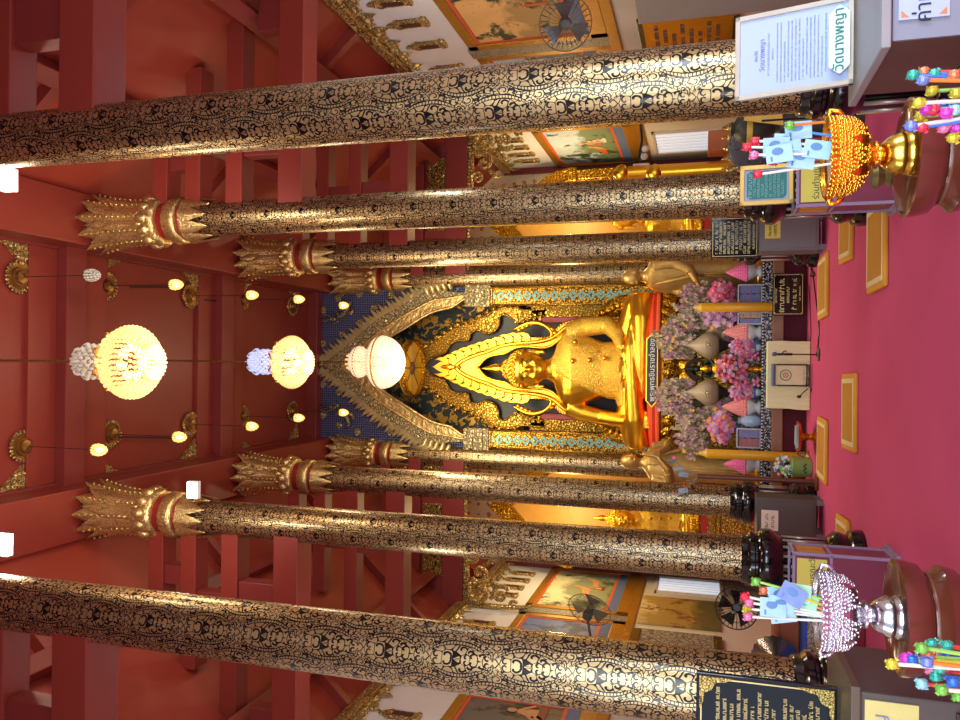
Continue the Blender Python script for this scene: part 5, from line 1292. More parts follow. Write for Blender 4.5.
# little things on the floor at the left
t = thing('flower_pot', 'light green pot crammed with colourful small flowers at the left foot of the altar', 'pot', (-1.43, 12.7, 0)); p0 = .0
MB().lathe([(.13, 0), (.14, .01), (.16, .28), (.15, .29), (.14, .26)], 24).build('pot', mat('light green pot', (136, 176, 90), .5, var=.15, sc=12), t, smooth=.7)
b = MB()
for k in range(5): b.ball((-.06+.03*k, -.15, .1+.02*(k % 2)), (.016, .01, .02), seg=6, rings=4)
b.build('pot_print', mat('dark green print', (40, 84, 66), .6), t)
R = random.Random(5); spec = []
for i in range(46): a = R.uniform(0, 2*pi); q = .16*R.random()**.5; spec.append((q*cos(a), q*sin(a)-.03, .3+.22*R.random(), R.choice(((60, 110, 190), (190, 220, 240), (236, 236, 240), (120, 190, 150), (90, 60, 140), (220, 220, 120), (230, 170, 190))), .03))
blossoms(t, spec, (230, 230, 220))
t = thing('offering_tray', 'gold footed tray with papers standing behind the yellow mat, left of the cream table', 'tray', (-.93, 12.3, 0))
MB().lathe([(.1, 0), (.1, .02), (.05, .05), (.04, .09), (.065, .12), (.04, .15), (.06, .18), (.2, .21), (.23, .25), (.225, .25), (.19, .225), (.001, .22)], 28).build('tray', mat('orange gold', (222, 150, 40), .28, .9), t, smooth=.8)
MB().box((-.18, -.12, .245), (.16, .1, .262), mat=Matrix.Rotation(.2, 4, 'Z')).box((-.14, -.1, .262), (.14, .12, .274), mat=Matrix.Rotation(-.15, 4, 'Z')).build('papers', mat('grey papers', (150, 166, 176), .6, var=.25, sc=14), t)
t = thing('money_tree', 'brown wooden pole with banknotes clipped to its top, left of the altar', 'pole', (-1.545, 12.0, 0))
MB().tube([(0, 0, 0), (0, 0, 1.66)], .035, seg=12).build('pole', mat('red brown pole', (104, 52, 32), .4), t, smooth=SM); MB().lathe([(.13, 0), (.13, .03), (.05, .06)], 20).build('foot', mat('red brown pole', (1,1,1)), t, smooth=.6)
br = MB()
NOTE = mat('pale blue banknote', (150, 178, 200), .6, var=.2, sc=30); tops = [(.22, -.05, 2.02), (.02, -.06, 1.86), (-.22, -.06, 1.86), (.1, -.05, 1.94), (-.08, -.03, 1.75)]
for x, y, z in tops: br.tube([(0, 0, 1.64), (x*.5, y, (1.64+z)/2), (x, y, z)], .006, seg=5)
br.build('wire', fmat((150, 140, 110)), t)
for i, (x, y, z) in enumerate(tops):
    MB().cbox((0, 0, 0), (.075, .004, .14), mat=Matrix.Translation((x, y, z)) @ Matrix.Rotation(.7*i-1, 4, 'Z') @ Matrix.Rotation(.4-.3*i, 4, 'Y')).build('banknote', NOTE, t)
blossoms(t, [(.26, -.06, 2.0, (222, 110, 150), .035), (-.14, -.06, 1.84, (206, 50, 40), .035), (-.26, -.06, 2.0, (220, 130, 120), .03)])
# kneeling mats
MATY = mat('yellow mat cloth', (214, 150, 44), .8, var=.08, sc=5, bump=.25, bsc=60); MATI = mat('ochre mat centre', (196, 136, 36), .85, var=.12, sc=9, bump=.3, bsc=80); LACE = mat('pale lace band', (222, 204, 150), .8, var=.2, sc=60)
def prayer_mat(label, loc, rz):
    t = thing('prayer_mat', label, 'mat', loc, rz, 'yellow kneeling mats')
    MB().box((-.43, -.38, 0), (.43, .38, .045)).build('cushion', MATY, t, bevel=.02)
    MB().box((-.33, -.3, .045), (.33, .3, .05)).build('centre_panel', MATI, t)
    b = MB().box((-.37, -.32, .045), (-.32, .32, .053)).box((.32, -.32, .045), (.37, .32, .053)).box((-.37, -.34, .045), (.37, -.325, .052)).box((-.37, .325, .045), (.37, .34, .052)); b.build('lace_band', LACE, t)
    return t
pm = None
for lb, x, y, rz in (('yellow kneeling mat in the middle of the carpet, before the cream table', -.39, 9.44, .03), ('yellow kneeling mat nearest the camera on the right', 1.27, 8.1, .02), ('yellow kneeling mat on the right, below the black altar sign', 1.2, 11.5, .03), ('yellow kneeling mat on the left, before the gold tray', -1.02, 11.43, -.02), ('yellow kneeling mat on the left, half hidden by the second left column', -2.05, 9.75, .06), ('yellow kneeling mat on the right, half hidden behind the clear donation box', 1.75, 9.75, -.04)):
    if pm is None: pm = prayer_mat(lb, (x, y, 0), rz)
    else: dup(pm, (x, y, 0), rz, lb)
# ------------------------------------------------------------------ things standing near the camera
STEEL = mat('grey painted steel', (112, 110, 112), .45, .1, var=.06, sc=3); STEELD = mat('dark grey painted steel', (84, 78, 72), .45, .1, var=.08, sc=3)
PAPER = mat('white paper', (172, 186, 222), .7, var=.03); YEL = mat('yellow paper', (222, 214, 96), .7, var=.04); INK = mat('dark ink', (30, 34, 40), .6)
WOODR = mat('dark turned rosewood', (92, 44, 30), .18, var=.35, sc=4, coat=.4)
def Mt(x, y, z): return Matrix.Translation((x, y, z))
# grey safes beside the third columns
def safe(label, loc, w, d, h, paper, rz=0):
    t = thing('donation_safe', label, 'safe', loc, rz, 'grey donation safes')
    MB().box((-w/2, 0, .09), (w/2, d, h)).build('body', STEELD if loc[0] < 0 else STEEL, t, bevel=.012)
    MB().box((-w/2+.03, -.012, .13), (w/2-.03, .0, h-.05)).build('door', STEELD if loc[0] < 0 else STEEL, t, bevel=.01)
    b = MB()
    for e in (-1, 1): b.cbox((e*(w/2-.04), .05, .045), (.07, .08, .09)).cbox((e*(w/2-.04), d-.05, .045), (.07, .08, .09))
    b.build_each('foot', STEEL, t)
    px_, pz, pw, ph, mt = paper
    q = MB().box((px_-pw/2, -.018, pz-ph/2), (px_+pw/2, -.013, pz+ph/2)).build('label', mt, t)
    for k in range(2): b = MB(); scribble(b, px_-pw*.36, px_+pw*.36, pz+ph*(.18-.36*k), ph*.16, -.022, .9, 3*k+loc[0]); b.build('lettering', INK, t)
    return t
safe('grey steel donation safe beside the third right column, with a yellow paper', (1.975, 11.42, 0), .54, .46, .86, (.02, .69, .24, .2, YEL), 0)
safe('brown grey steel donation safe beside the third left column, with a white paper', (-1.985, 11.42, 0), .54, .46, .86, (-.04, .69, .28, .22, mat('cream label', (232, 224, 200), .7)))
black_board('gold_lettered_board', 'black board of gold writing on top of the grey safe, before the third right column', (1.93, 11.55, .865), 0, .58, .64, [(-.4, .4, .88-.085*k, .035) for k in range(9)]+[(-.3, .3, .1, .03)], .07, group='black lettered boards')
# acrylic donation boxes between the first and second columns
PURP = mat('red violet painted reflection', (130, 56, 78), .35, var=.2, sc=4); ACRE = mat('violet clear acrylic edge', (156, 140, 170), .12, var=.1)  # PURP paints the reddish reflection into the clear panes
def acrylic(label, loc, rz, word):
    t = thing('acrylic_donation_box', label, 'donation box', loc, rz, 'clear donation boxes'); w, d, h = .4, .36, .82
    b = MB()
    for x in (-w/2, w/2):
        for y in (0, d): b.box((x-.014, y-.014, 0), (x+.014, y+.014, h))
    for z in (.02, h-.014, h*.62):
        b.box((-w/2, -.014, z-.012), (w/2, .012, z+.012)).box((-w/2-.012, 0, z-.012), (-w/2+.012, d, z+.012)).box((w/2-.012, 0, z-.012), (w/2+.012, d, z+.012)).box((-w/2, d-.012, z-.012), (w/2, d+.012, z+.012))
    b.build('clear_edge', ACRE, t, bevel=.003)
    MB().box((-w/2-.05, -.05, -.02), (w/2+.05, d+.05, .012)).build('base_plate', ACRE, t, bevel=.004)
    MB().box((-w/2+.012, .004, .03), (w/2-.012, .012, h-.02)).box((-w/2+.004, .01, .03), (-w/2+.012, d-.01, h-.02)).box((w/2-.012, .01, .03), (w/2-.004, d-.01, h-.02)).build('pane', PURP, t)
    MB().box((-w/2+.03, -.002, h*.66), (w/2-.04, .003, h-.04)).build('yellow_notice', YEL, t)
    s_ = MB()
    for y in (.05, .2): s_.box((-w/2-.002, y, h*.66), (-w/2+.003, y+.12, h-.05)).box((w/2-.003, y, h*.66), (w/2+.002, y+.12, h-.05))
    s_.build_each('side_notice', mat('orange notice', (206, 150, 50), .7, var=.1), t)
    MB().box((-.09, .1, h-.004), (.09, .12, h+.004)).build('slot', BLK, t)
    text(word, .07, INK, 'lettering', t, Mt(-.005, -.003, h*.8) @ FACE, ext=.001)
    return t
acrylic('clear donation box with a yellow notice at the foot of the second right column', (1.705, 7.2, .02), 0, 'ร่วมทำบุญ')
acrylic('clear donation box with a yellow notice at the foot of the second left column', (-1.7, 7.2, .02), 0, 'ทำบุญบูรณะวัด')
# framed green notice on the right box
t = thing('framed_notice', 'gold framed green notice standing on the clear donation box before the second right column', 'sign', (1.74, 7.36, .845)); w, h = .36, .45; M = Matrix.Rotation(-.06, 4, 'X')
f = MB()
for a in ((-w/2, 0, w/2, .04), (-w/2, h-.04, w/2, h), (-w/2, 0, -w/2+.04, h), (w/2-.04, 0, w/2, h)): f.box((a[0], -.02, a[1]), (a[2], .015, a[3]), mat=M)
f.build('frame', mat('gold picture frame', (212, 176, 96), .35, .6), t, bevel=.004)
MB().box((-w/2+.03, -.004, .03), (w/2-.03, .01, h-.03), mat=M).build('mount', PAPER, t)
MB().prism([(-.125, .08), (-.1, .055), (.1, .055), (.125, .08), (.125, h-.09), (.1, h-.06), (-.1, h-.06), (-.125, h-.09)], .004, M @ Mt(0, -.009, 0)).build('green_panel', mat('teal green print', (26, 130, 124), .5), t)
for k in range(9):
    b = MB(); scribble(b, -.11, .11-(.08 if k in (3, 8) else 0), h-.09-.034*k, .02 if k else .028, -.014, .93, k); b.v = [tuple(M @ Vector(v)) for v in b.v]; b.build('lettering', mat('pale green lettering', (160, 214, 206), .6), t)
# turned stands, footed bowls, money sticks
def stand(label, loc):
    t = thing('turned_stand', label, 'stand', loc, 0, 'turned wooden stands')
    MB().lathe([(.26, 0), (.27, .03), (.24, .07), (.18, .1), (.14, .16), (.13, .26), (.16, .36), (.12, .4), (.16, .47), (.2, .53), (.165, .58), (.165, .6), (.205, .65), (.215, .7), (.18, .735), (.175, .75), (.215, .78), (.225, .83), (.225, .855), (.212, .857), (.2, .84), (.001, .825)], 48).build('body', WOODR, t, smooth=.9)
    b = MB()
    for r, z in ((.166, .59), (.178, .742)): b.lathe([(r+.004, z-.006), (r+.008, z), (r+.004, z+.006)], 48, cap=False)
    b.build('worn_ring', mat('worn ring', (110, 66, 46), .3), t, smooth=True); return t
stand('dark turned wooden stand under the silver bowl, left', (-.87, 3.42, 0)); stand('dark turned wooden stand under the gold bowl, right', (.93, 3.32, 0))
R = random.Random(11)
def bowl(label, loc, mt, rel, inner):
    t = thing('footed_bowl', label, 'bowl', loc, 0, 'footed offering bowls')
    MB().lathe([(.085, 0), (.09, .01), (.085, .03), (.078, .04), (.082, .06), (.06, .1), (.04, .12)], 36).build('foot', rel, t, smooth=.8)
    MB().lathe([(.036, .115), (.034, .13), (.055, .135), (.055, .145), (.036, .15), (.05, .165), (.05, .172)], 28).build('stem', mt, t, smooth=.8)
    MB().lathe([(.03, .16), (.075, .164), (.115, .182), (.142, .215), (.151, .26), (.151, .3), (.156, .31), (.156, .318), (.148, .316), (.142, .3), (.1, .285), (.001, .28)], 48).build('body', mt, t, smooth=.8)
    b = MB()
    PRF = [(.16, .05), (.164, .076), (.182, .116), (.215, .143), (.26, .152), (.3, .153)]
    def rad(z):
        for (z0, r0), (z1, r1) in zip(PRF, PRF[1:]):
            if z <= z1: return r0+(r1-r0)*(z-z0)/(z1-z0)
        return .152
    for k in range(7):                              # raised lotus petals, broad at the rim, filled with beads
        a0 = 2*pi*k/7
        for j in range(10):
            v = j/9; z = .17+.11*v; w = (pi/7)*.93*min(1, v*1.3+.1)**.7
            for e in (-1, 1): b.ball((rad(z)*cos(a0+w*e), rad(z)*sin(a0+w*e), z), .0058, seg=5, rings=4)
            if j < 2: continue
            n_ = int(w*rad(z)/.015)
            for q in range(-n_, n_+(j % 2 == 0)):
                a = a0+(w-.04)*(q+.5*(j % 2))/max(1, n_); zz = z+R.uniform(-.004, .004); b.ball((rad(zz)*cos(a), rad(zz)*sin(a), zz), (.0075, .0075, .0055), seg=5, rings=4)
    for z, n in ((.285, 44), (.3, 44), (.312, 40)):
        for k in range(n): a = 2*pi*k/n; b.ball((.154*cos(a), .154*sin(a), z), .007, seg=5, rings=4)
    b.build('embossed_petals', rel, t, smooth=True)
    h = MB()
    for e in (-1, 1): h.tube([(e*.155, 0, .31), (e*.185, 0, .3), (e*.18, 0, .27), (e*.16, 0, .25)], [.012, .01, .01, .008], seg=8)
    h.build_each('handle', mt, t, smooth=True)
    MB().lathe([(.142, .291), (.1, .297), (.001, .3)], 28, fr=lambda r, z, a, j: (r, z+.004*sin(a*5+j))).build('filling', inner, t, smooth=True); return t
SIL = mat('silver', (206, 204, 212), .25, 1, var=.1, sc=12, bump=.3, bsc=80); SILR = mat('bright silver beads', (226, 228, 234), .18, 1); GLB = mat('bowl gold', (240, 172, 56), .24, 1, var=.1, sc=9, bump=.6, bsc=90, bd=.004); GLR = mat('gold beads', (250, 200, 80), .2, 1)
bowl('silver footed bowl with money sticks on the left turned stand', (-.87, 3.42, .825), SIL, SILR, mat('coins and rice', (196, 200, 206), .4, .3, var=.3, sc=90)); bowl('gold footed bowl with money sticks on the right turned stand', (.95, 3.32, .825), GLB, GLR, mat('coins and rice', (1,1,1)))
t = thing('brass_holder', 'small worn brass candle holder on the carpet behind the right turned stand', 'holder', (.93, 3.62, .0)); MB().lathe([(.05, 0), (.05, .82), (.02, .83), (.045, .85), (.03, .87), (.05, .9), (.04, .92)], 14).build('holder', mat('worn brass', (130, 116, 70), .4, .8), t, smooth=.8)
CANDY = [(222, 60, 80), (206, 196, 60), (226, 120, 160), (60, 180, 160), (120, 140, 220), (226, 130, 90), (210, 70, 190), (120, 190, 80), (50, 110, 210), (150, 210, 230)]
def wrap(b, c, r, mi, R):
    b.ball(c, (r, r, r*1.05), mi=mi, seg=9, rings=6)
    for k in range(6):
        a = 2*pi*k/6+R.random(); d = Vector((cos(a)*.8, sin(a)*.8, .9 if k % 2 else -.7)).normalized(); e = d.orthogonal().normalized()
        p = Vector(c)+d*r*.85; b.add([p-e*r*.2, p+d*r*.45-e*r*.4, p+d*r*.5+e*r*.4, p+e*r*.2], [(0, 1, 2, 3)], mi)
def candy_mat(rgb): k = 'foil %d %d %d' % rgb; return mat(k, rgb, .22, .35, var=.35, sc=70, bump=.5, bsc=120)
NB = mat('light blue banknote', (152, 190, 216), .6, var=.16, sc=40); NG = mat('pale green banknote', (160, 206, 176), .6, var=.16, sc=40); NBI = mat('banknote print', (84, 124, 170), .6)
def money_stick(label, base, top, ci, notes, rgb_stick, R, group):
    t = thing('money_stick', label, 'stick', base, 0, group); v = Vector(top)-Vector(base)
    MB().tube([(0, 0, 0), v], .0055, seg=6).build('stick', mat('stick %d %d %d' % rgb_stick, rgb_stick, .4, .1), t)
    if ci is not None:
        b = MB(); wrap(b, v+Vector((0, 0, .012)), .018, 0, R); b.build('wrapped_candy', candy_mat(CANDY[ci % len(CANDY)]), t)
    for u, rz, ry, mt in [(min(1, u_+.26), *q_) for u_, *q_ in notes]:
        M_ = Matrix.Translation(v*u+Vector((.0, -.012, 0))) @ Matrix.Rotation(rz, 4, 'Z') @ Matrix.Rotation(ry, 4, 'Y')
        nt = MB().cbox((0, 0, 0), (.075, .003, .1), mat=M_).build('banknote', mt, t)
        pr = MB().ball((.01, -.003, .005), (.016, .0012, .022), seg=10, rings=6, mat=None); pr.cbox((-.02, -.0022, .03), (.02, .001, .008)); pr.v = [tuple(M_ @ Vector(q)) for q in pr.v]; pr.build('banknote_print', NBI, nt)
    return t
R = random.Random(3); OR, WH, BL, GR = (226, 120, 40), (226, 220, 206), (70, 130, 210), (150, 200, 90)
def pt(x, y, Y): return atY(x, y, Y)
rb, lb = (.95, 3.32, 1.14), (-.87, 3.42, 1.14)
RS = [((793, 125), (825, 122), 7, [], OR, 'orange stick with a green candy, highest at the right rim of the gold bowl'), ((758, 141), (836, 146), 0, [(.35, .3, .1, NB)], WH, 'stick with a pink candy above a banknote in the gold bowl'), ((750, 147), (837, 150), 0, [(.42, -.2, .0, NB)], WH, 'tallest stick with a red candy in the gold bowl'), ((757, 155), (838, 153), 2, [(.45, .2, -.1, NB)], WH, 'stick with a pink candy and banknote, left of the tallest in the gold bowl'), ((776, 161), (836, 158), 0, [(.3, .0, .15, NB)], OR, 'orange stick with a small red candy and a banknote in the gold bowl'), ((761, 174), (838, 163), 0, [], WH, 'leaning stick with a red candy, leftmost in the gold bowl'), ((788, 152), (836, 149), 3, [(.1, .15, .2, NB), (.8, -.4, -.2, NB)], OR, 'orange stick with a teal candy and two banknotes in the gold bowl'), ((798, 131), (834, 136), None, [(.95, .2, .0, NB)], BL, 'short blue stick with one banknote in the gold bowl')]
for (tx, ty), (bx_, by_), ci, nt, col, l in RS:
    b = pt(bx_, by_, rb[1]-.03); top = pt(tx, ty, rb[1]-.03+R.uniform(-.03, .03)); b.z = max(b.z, 1.118); money_stick(l, b, top, ci, nt, col, R, 'money sticks in the gold bowl')
LS = [((759, 582), (826, 600), 7, [(.15, .2, .1, NG)], GR, 'stick with a green candy, rightmost in the silver bowl'), ((767, 591), (826, 610), 5, [(.1, .1, .3, NG), (.5, .3, -.1, NB)], OR, 'orange stick with a peach candy and two notes in the silver bowl'), ((748, 597), (826, 614), 0, [(.3, -.2, .1, NB)], WH, 'tall stick with a red candy and banknote in the silver bowl'), ((752, 603), (825, 616), 2, [(.45, .3, .0, NB)], WH, 'stick with a pink candy and banknote in the silver bowl'), ((750, 609), (826, 617), 1, [(.3, .1, -.2, NB)], WH, 'stick with a yellow candy and banknote in the silver bowl'), ((751, 617), (826, 621), 2, [], WH, 'stick with a pink candy, leftmost in the silver bowl'), ((792, 594), (826, 606), None, [(.95, .2, .5, mat('blue banknote', (1,1,1)))], (226, 190, 60), 'short yellow stick with a large blue banknote in the silver bowl')]
for (tx, ty), (bx_, by_), ci, nt, col, l in LS:
    b = pt(bx_, by_, lb[1]-.03); top = pt(tx, ty, lb[1]-.03+R.uniform(-.03, .03)); b.z = max(b.z, 1.118); money_stick(l, b, top, ci, nt, col, R, 'money sticks in the silver bowl')
# candy stick bundles in jars, low at both corners
def candy_bundle(side, spots, Y, cx):
    c = atY(cx[0], cx[1], Y); t = thing('stick_jar', 'clear jar of candy sticks at the lower %s corner' % side, 'jar', (c.x, Y, 0)); MB().lathe([(.07, 0), (.085, .01), (.085, .56), (.078, .56), (.078, .02), (.001, .02)], 24).build('jar', mat('clear acrylic edge', (1,1,1)), t, smooth=.8)
    names = {0: 'red', 1: 'yellow', 2: 'pink', 3: 'teal', 4: 'lilac', 5: 'orange', 6: 'magenta', 7: 'green', 8: 'blue', 9: 'pale blue'}; seen = {}
    for i, (x, y, ci) in enumerate(spots):
        yy = Y+R.uniform(-.06, .06); p = atY(x, y, yy); seen[ci] = seen.get(ci, 0)+1; n = sum(1 for q in spots if q[2] == ci)
        rank = sorted(q[:2] for q in spots if q[2] == ci).index((x, y)); o = ('highest', 'second highest', 'third highest', 'fourth highest', 'fifth highest')[rank] if n > 1 else 'only'
        t = thing('candy_stick', '%s %s foil candy on a stick in the bundle at the lower %s corner' % (o, names[ci], side), 'candy stick', (c.x+R.uniform(-.05, .05), Y+R.uniform(-.04, .04), .12), 0, 'candy sticks in the %s jar' % side)
        v = p-Vector(t.location); col = R.choice(((226, 130, 40), (220, 214, 196), (206, 196, 60), (70, 120, 210), (150, 200, 90), (214, 60, 50)))
        MB().tube([(0, 0, 0), v*.6+Vector((0, 0, .02)), v], .006, seg=6).build('stick', mat('stick %d %d %d' % col, col, .4, .1), t)
        b = MB(); wrap(b, v, .017, 0, R); b.build('wrapped_candy', candy_mat(CANDY[ci]), t)
candy_bundle('right', [(913, 75, 3), (924, 72, 5), (923, 80, 4), (934, 74, 3), (954, 75, 5), (932, 91, 1), (919, 103, 1), (926, 110, 6), (921, 116, 1), (934, 110, 0), (944, 104, 8), (946, 113, 6), (956, 94, 1), (955, 110, 9), (911, 126, 4), (922, 127, 0), (944, 128, 2), (953, 138, 1), (957, 128, 6)], 2.6, (975, 102))
candy_bundle('left', [(892, 664, 1), (922, 648, 7), (932, 644, 3), (947, 646, 3), (929, 657, 5), (912, 660, 8), (906, 658, 6), (948, 656, 8), (931, 669, 2), (947, 667, 0), (940, 668, 3), (936, 676, 3), (922, 684, 9), (942, 690, 7), (953, 682, 8), (958, 696, 7), (927, 662, 4)], 2.6, (978, 668))
# right cabinet with the framed temple history
t = thing('grey_cabinet', 'grey cabinet at the right edge with a white paper label, under the framed history', 'cabinet', (1.47, 3.58, 0))
MB().box((.02, .02, 0), (.75, .7, .87)).build('body', mat('brown grey steel', (96, 84, 70), .4, .15, var=.12, sc=3), t, bevel=.01)
MB().box((.02, .008, .02), (.75, .022, .85)).build('front_panel', mat('pale blue grey steel', (136, 142, 156), .5, .1, var=.08, sc=6, bump=.1, bsc=40), t)
MB().box((-.02, -.03, .862), (.8, .74, .9)).build('top', mat('light grey top', (150, 148, 150), .4, var=.1, sc=5), t, bevel=.006)
MB().box((.1, .0, .64), (.42, .006, .83)).build('paper_label', PAPER, t)
b = MB()
for e in (0, 1): b.prism([(.11, .65+.17*e), (.14, .65+.17*e), (.11, .65+.17*e+(.03 if e == 0 else -.03))], .002, Mt(0, -.001, 0))
b.build_each('corner_print', mat('orange print', (206, 130, 80), .6), t)
text('ค่าน้ำ ค่าไฟ', .085, INK, 'lettering', t, Mt(.265, -.002, .735) @ FACE, ext=.001)
MB().tube([(.0, .3, .5), (-.03, .3, .53), (-.035, .33, .47), (-.01, .36, .42)], .012).build('hasp', mat('grey pole', (1,1,1)), t, smooth=True)
bl = thing('framed_history', 'white framed page about the temple leaning on top of the grey cabinet at the right', 'sign', (1.7, 4.13, .907)); M = Matrix.Rotation(-.24, 4, 'X'); w, h = .436, .56; O = M @ Mt(.02, 0, 0)
f = MB()
for a in ((-w/2, 0, w/2, .025), (-w/2, h-.025, w/2, h), (-w/2, 0, -w/2+.025, h), (w/2-.025, 0, w/2, h)): f.box((a[0], -.015, a[1]), (a[2], .012, a[3]), mat=O)
f.build('frame', mat('pale worn frame', (186, 176, 160), .5, var=.15, sc=12), bl, bevel=.003)
MB().box((-w/2+.02, -.004, .02), (w/2-.02, .008, h-.02), mat=O).build('page', mat('white paper', (1,1,1)), bl)
INKB = mat('blue grey ink', (120, 124, 170), .7); INKL = mat('pale ink', (160, 168, 196), .7)
text('ประวัติ', .022, INKB, 'lettering', bl, O @ Mt(0, -.006, h-.105) @ FACE, ext=.001); text('วัดนางพญา', .036, INKB, 'lettering', bl, O @ Mt(0, -.006, h-.135) @ FACE, ext=.001)
for k in range(16):
    b = MB(); x1 = (.155, .155, .155, .155, .05)[k % 5]
    if k == 0: scribble(b, -.11, .11, h-.165, .01, -.006, .95, k)
    elif k == 1: scribble(b, -.03, .03, h-.185, .008, -.006, .95, k)
    else: scribble(b, -.155+(.02 if k % 5 == 0 else 0), x1, h-.19-.0175*(k-1), .007, -.006, .95, k)
    b.v = [tuple(O @ Vector(v)) for v in b.v]; b.build('lettering', INKL, bl)
nm = MB().prism([(-.17, .05), (-.15, .024), (-.13, .004), (.13, .004), (.15, .024), (.17, .05), (.15, .076), (.13, .1), (-.13, .1), (-.15, .076)], .012, O @ Mt(.0, -.04, .01)).build('name_board', mat('white board', (204, 220, 226), .5, var=.03), bl, bevel=.002)
nm['label'] = 'white shaped board with green temple name'
text('วัดนางพญา', .066, mat('green lettering', (24, 112, 92), .5), 'lettering', nm, O @ Mt(.0, -.041, .062) @ FACE, ext=.001, bold=.0008)
# left cabinet with the black board
t = thing('brown_cabinet', 'brown grey cabinet with a yellow note and hasp, under the large black board', 'cabinet', (-1.29, 3.7, 0))
MB().box((-.8, .0, 0), (.0, .6, .93)).build('body', STEELD, t, bevel=.01); MB().box((-.83, -.03, .93), (.03, .63, .97)).build('top', mat('brown grey steel', (1,1,1)), t, bevel=.006)
MB().box((-.34, -.006, .7), (-.03, .0, .91)).build('yellow_note', mat('pale yellow paper', (206, 196, 120), .7), t)
for q_, w_ in ((.85, 'ขอเชิญ'), (.76, 'ทำบุญ')): text(w_, .075, mat('blue grey ink', (1,1,1)), 'lettering', t, Mt(-.19, -.008, q_) @ FACE, ext=.001)
MB().box((-.12, -.02, .52), (-.04, .0, .56)).build('hasp_plate', mat('grey pole', (1,1,1)), t, bevel=.003); MB().tube([(-.11, -.02, .54), (-.11, -.06, .5), (-.05, -.06, .5), (-.05, -.02, .54)], .01).build('hasp', mat('bright steel', (196, 196, 200), .25, .9), t, smooth=True)
black_board('black_prayer_board', 'large black board of gold Thai writing on the brown cabinet at the left edge', (-1.76, 3.97, .975), 0, .74, .64,
    [(-.1+.0*k, .42-.05*(k % 3), .84-.05*k, .016) for k in range(9)]+[(-.34, .4-.03*(k % 4), .36-.045*k, .016) for k in range(6)], .16, group='black lettered boards')
for o in ():
    q = thing('tape_strip', 'strip of clear tape at the corner of the black board on the left', 'tape', (-1.44, 3.9, .975)); MB().box((-.06, .03, .01), (.06, .034, .05)).build('tape', mat('clear tape', (180, 196, 220), .2), q)
# ------------------------------------------------------------------ side aisles: fans, windows, odds and ends
def fan(label, loc, R_, tgt, blade, cage, stand=None, wall=None, nb=3):
    t = thing('electric_fan', label, 'fan', loc, 0, 'electric fans'); M = (Vector(tgt)-Vector(loc)).to_track_quat('Z', 'Y').to_matrix().to_4x4()
    c = MB()
    for k in range(28):
        a = 2*pi*k/28; c.tube([M @ Vector((R_*.18*cos(a), R_*.18*sin(a), .09)), M @ Vector((R_*.7*cos(a), R_*.7*sin(a), .08)), M @ Vector((R_*cos(a), R_*sin(a), 0)), M @ Vector((R_*.6*cos(a), R_*.6*sin(a), -.07))], .0035, seg=4)
    for r, z in ((1, 0), (.7, .08), (.18, .09)): c.tube([M @ Vector((R_*r*cos(2*pi*k/36), R_*r*sin(2*pi*k/36), z)) for k in range(37)], .008 if r == 1 else .004, seg=6)
    c.build('cage', cage, t, smooth=True)
    for k in range(nb):
        b = MB(); vs = []; a0 = 2*pi*k/nb
        for i in range(7):
            u = i/6; r = R_*(.12+.76*u)
            for e in (-1, 1): a = a0+e*(.3+.3*u-.2*u*u)*(1.15 if nb < 4 else .95); vs.append(M @ Vector((r*cos(a), r*sin(a), .03+e*.03)))
        b.add(vs, [(2*i, 2*i+1, 2*i+3, 2*i+2) for i in range(6)]); b.build('blade', blade, t, smooth=True)
    h = MB().lathe([(.001, .06), (R_*.17, .06), (R_*.17, -.02), (R_*.25, -.04), (R_*.22, -.2), (.03, -.22)], 20, mat=M); h.build('motor', blade, t, smooth=.8)
    if stand: MB().tube([M @ Vector((0, 0, -.12)), (0, .12, -.2), (0, .12, -loc[2]+.03)], .018).lathe([(.2, -loc[2]), (.2, -loc[2]+.03), (.03, -loc[2]+.05)], 24, mat=Mt(0, .12, 0)).build('stand', stand, t, smooth=SM)
    if wall: MB().tube([M @ Vector((0, 0, -.15)), Vector((wall-loc[0])*Vector((1, 0, 0)))*.6, ((wall-loc[0]), .05, -.05)], .025).build('wall_arm', cage, t, smooth=True)
    return t
CAG = mat('grey fan wire', (110, 104, 98), .4, .6); BLD = mat('smoky grey blade', (96, 90, 84), .25)
fan('round grey wall fan in front of the archer mural on the right wall', (4.55, 10.0, 3.37), .34, (.1, 2.6, 1.6), BLD, CAG, wall=WX)
fan('grey wall fan turned aside in front of the left wall murals', (-4.42, 14.3, 3.56), .4, (-1.0, 13.0, 2.4), BLD, CAG, wall=-WX)
fan('black pedestal fan in the left side aisle', (-2.74, 9.6, 1.19), .24, (-.6, 4, 1.2), mat('black plastic', (18, 18, 20), .3), mat('black plastic', (1,1,1)), stand=mat('black plastic', (1,1,1)), nb=5)
t = fan('grey pedestal fan in the right side aisle behind the money sticks', (2.78, 10.0, 1.06), .27, (1.4, 3, 1.9), mat('mid grey plastic', (96, 94, 100), .4), mat('mid grey plastic', (1,1,1)), stand=mat('black plastic', (1,1,1)), nb=5)
MB().lathe([(.001, .05), (.12, .05), (.25, .0), (.262, -.03), (.24, -.05)], 32, mat=(Vector((1.4, 3, 1.9))-Vector((2.78, 10, 1.06))).to_track_quat('Z', 'Y').to_matrix().to_4x4()).build('fan_guard', mat('mid grey plastic', (1,1,1)), t, smooth=SM)
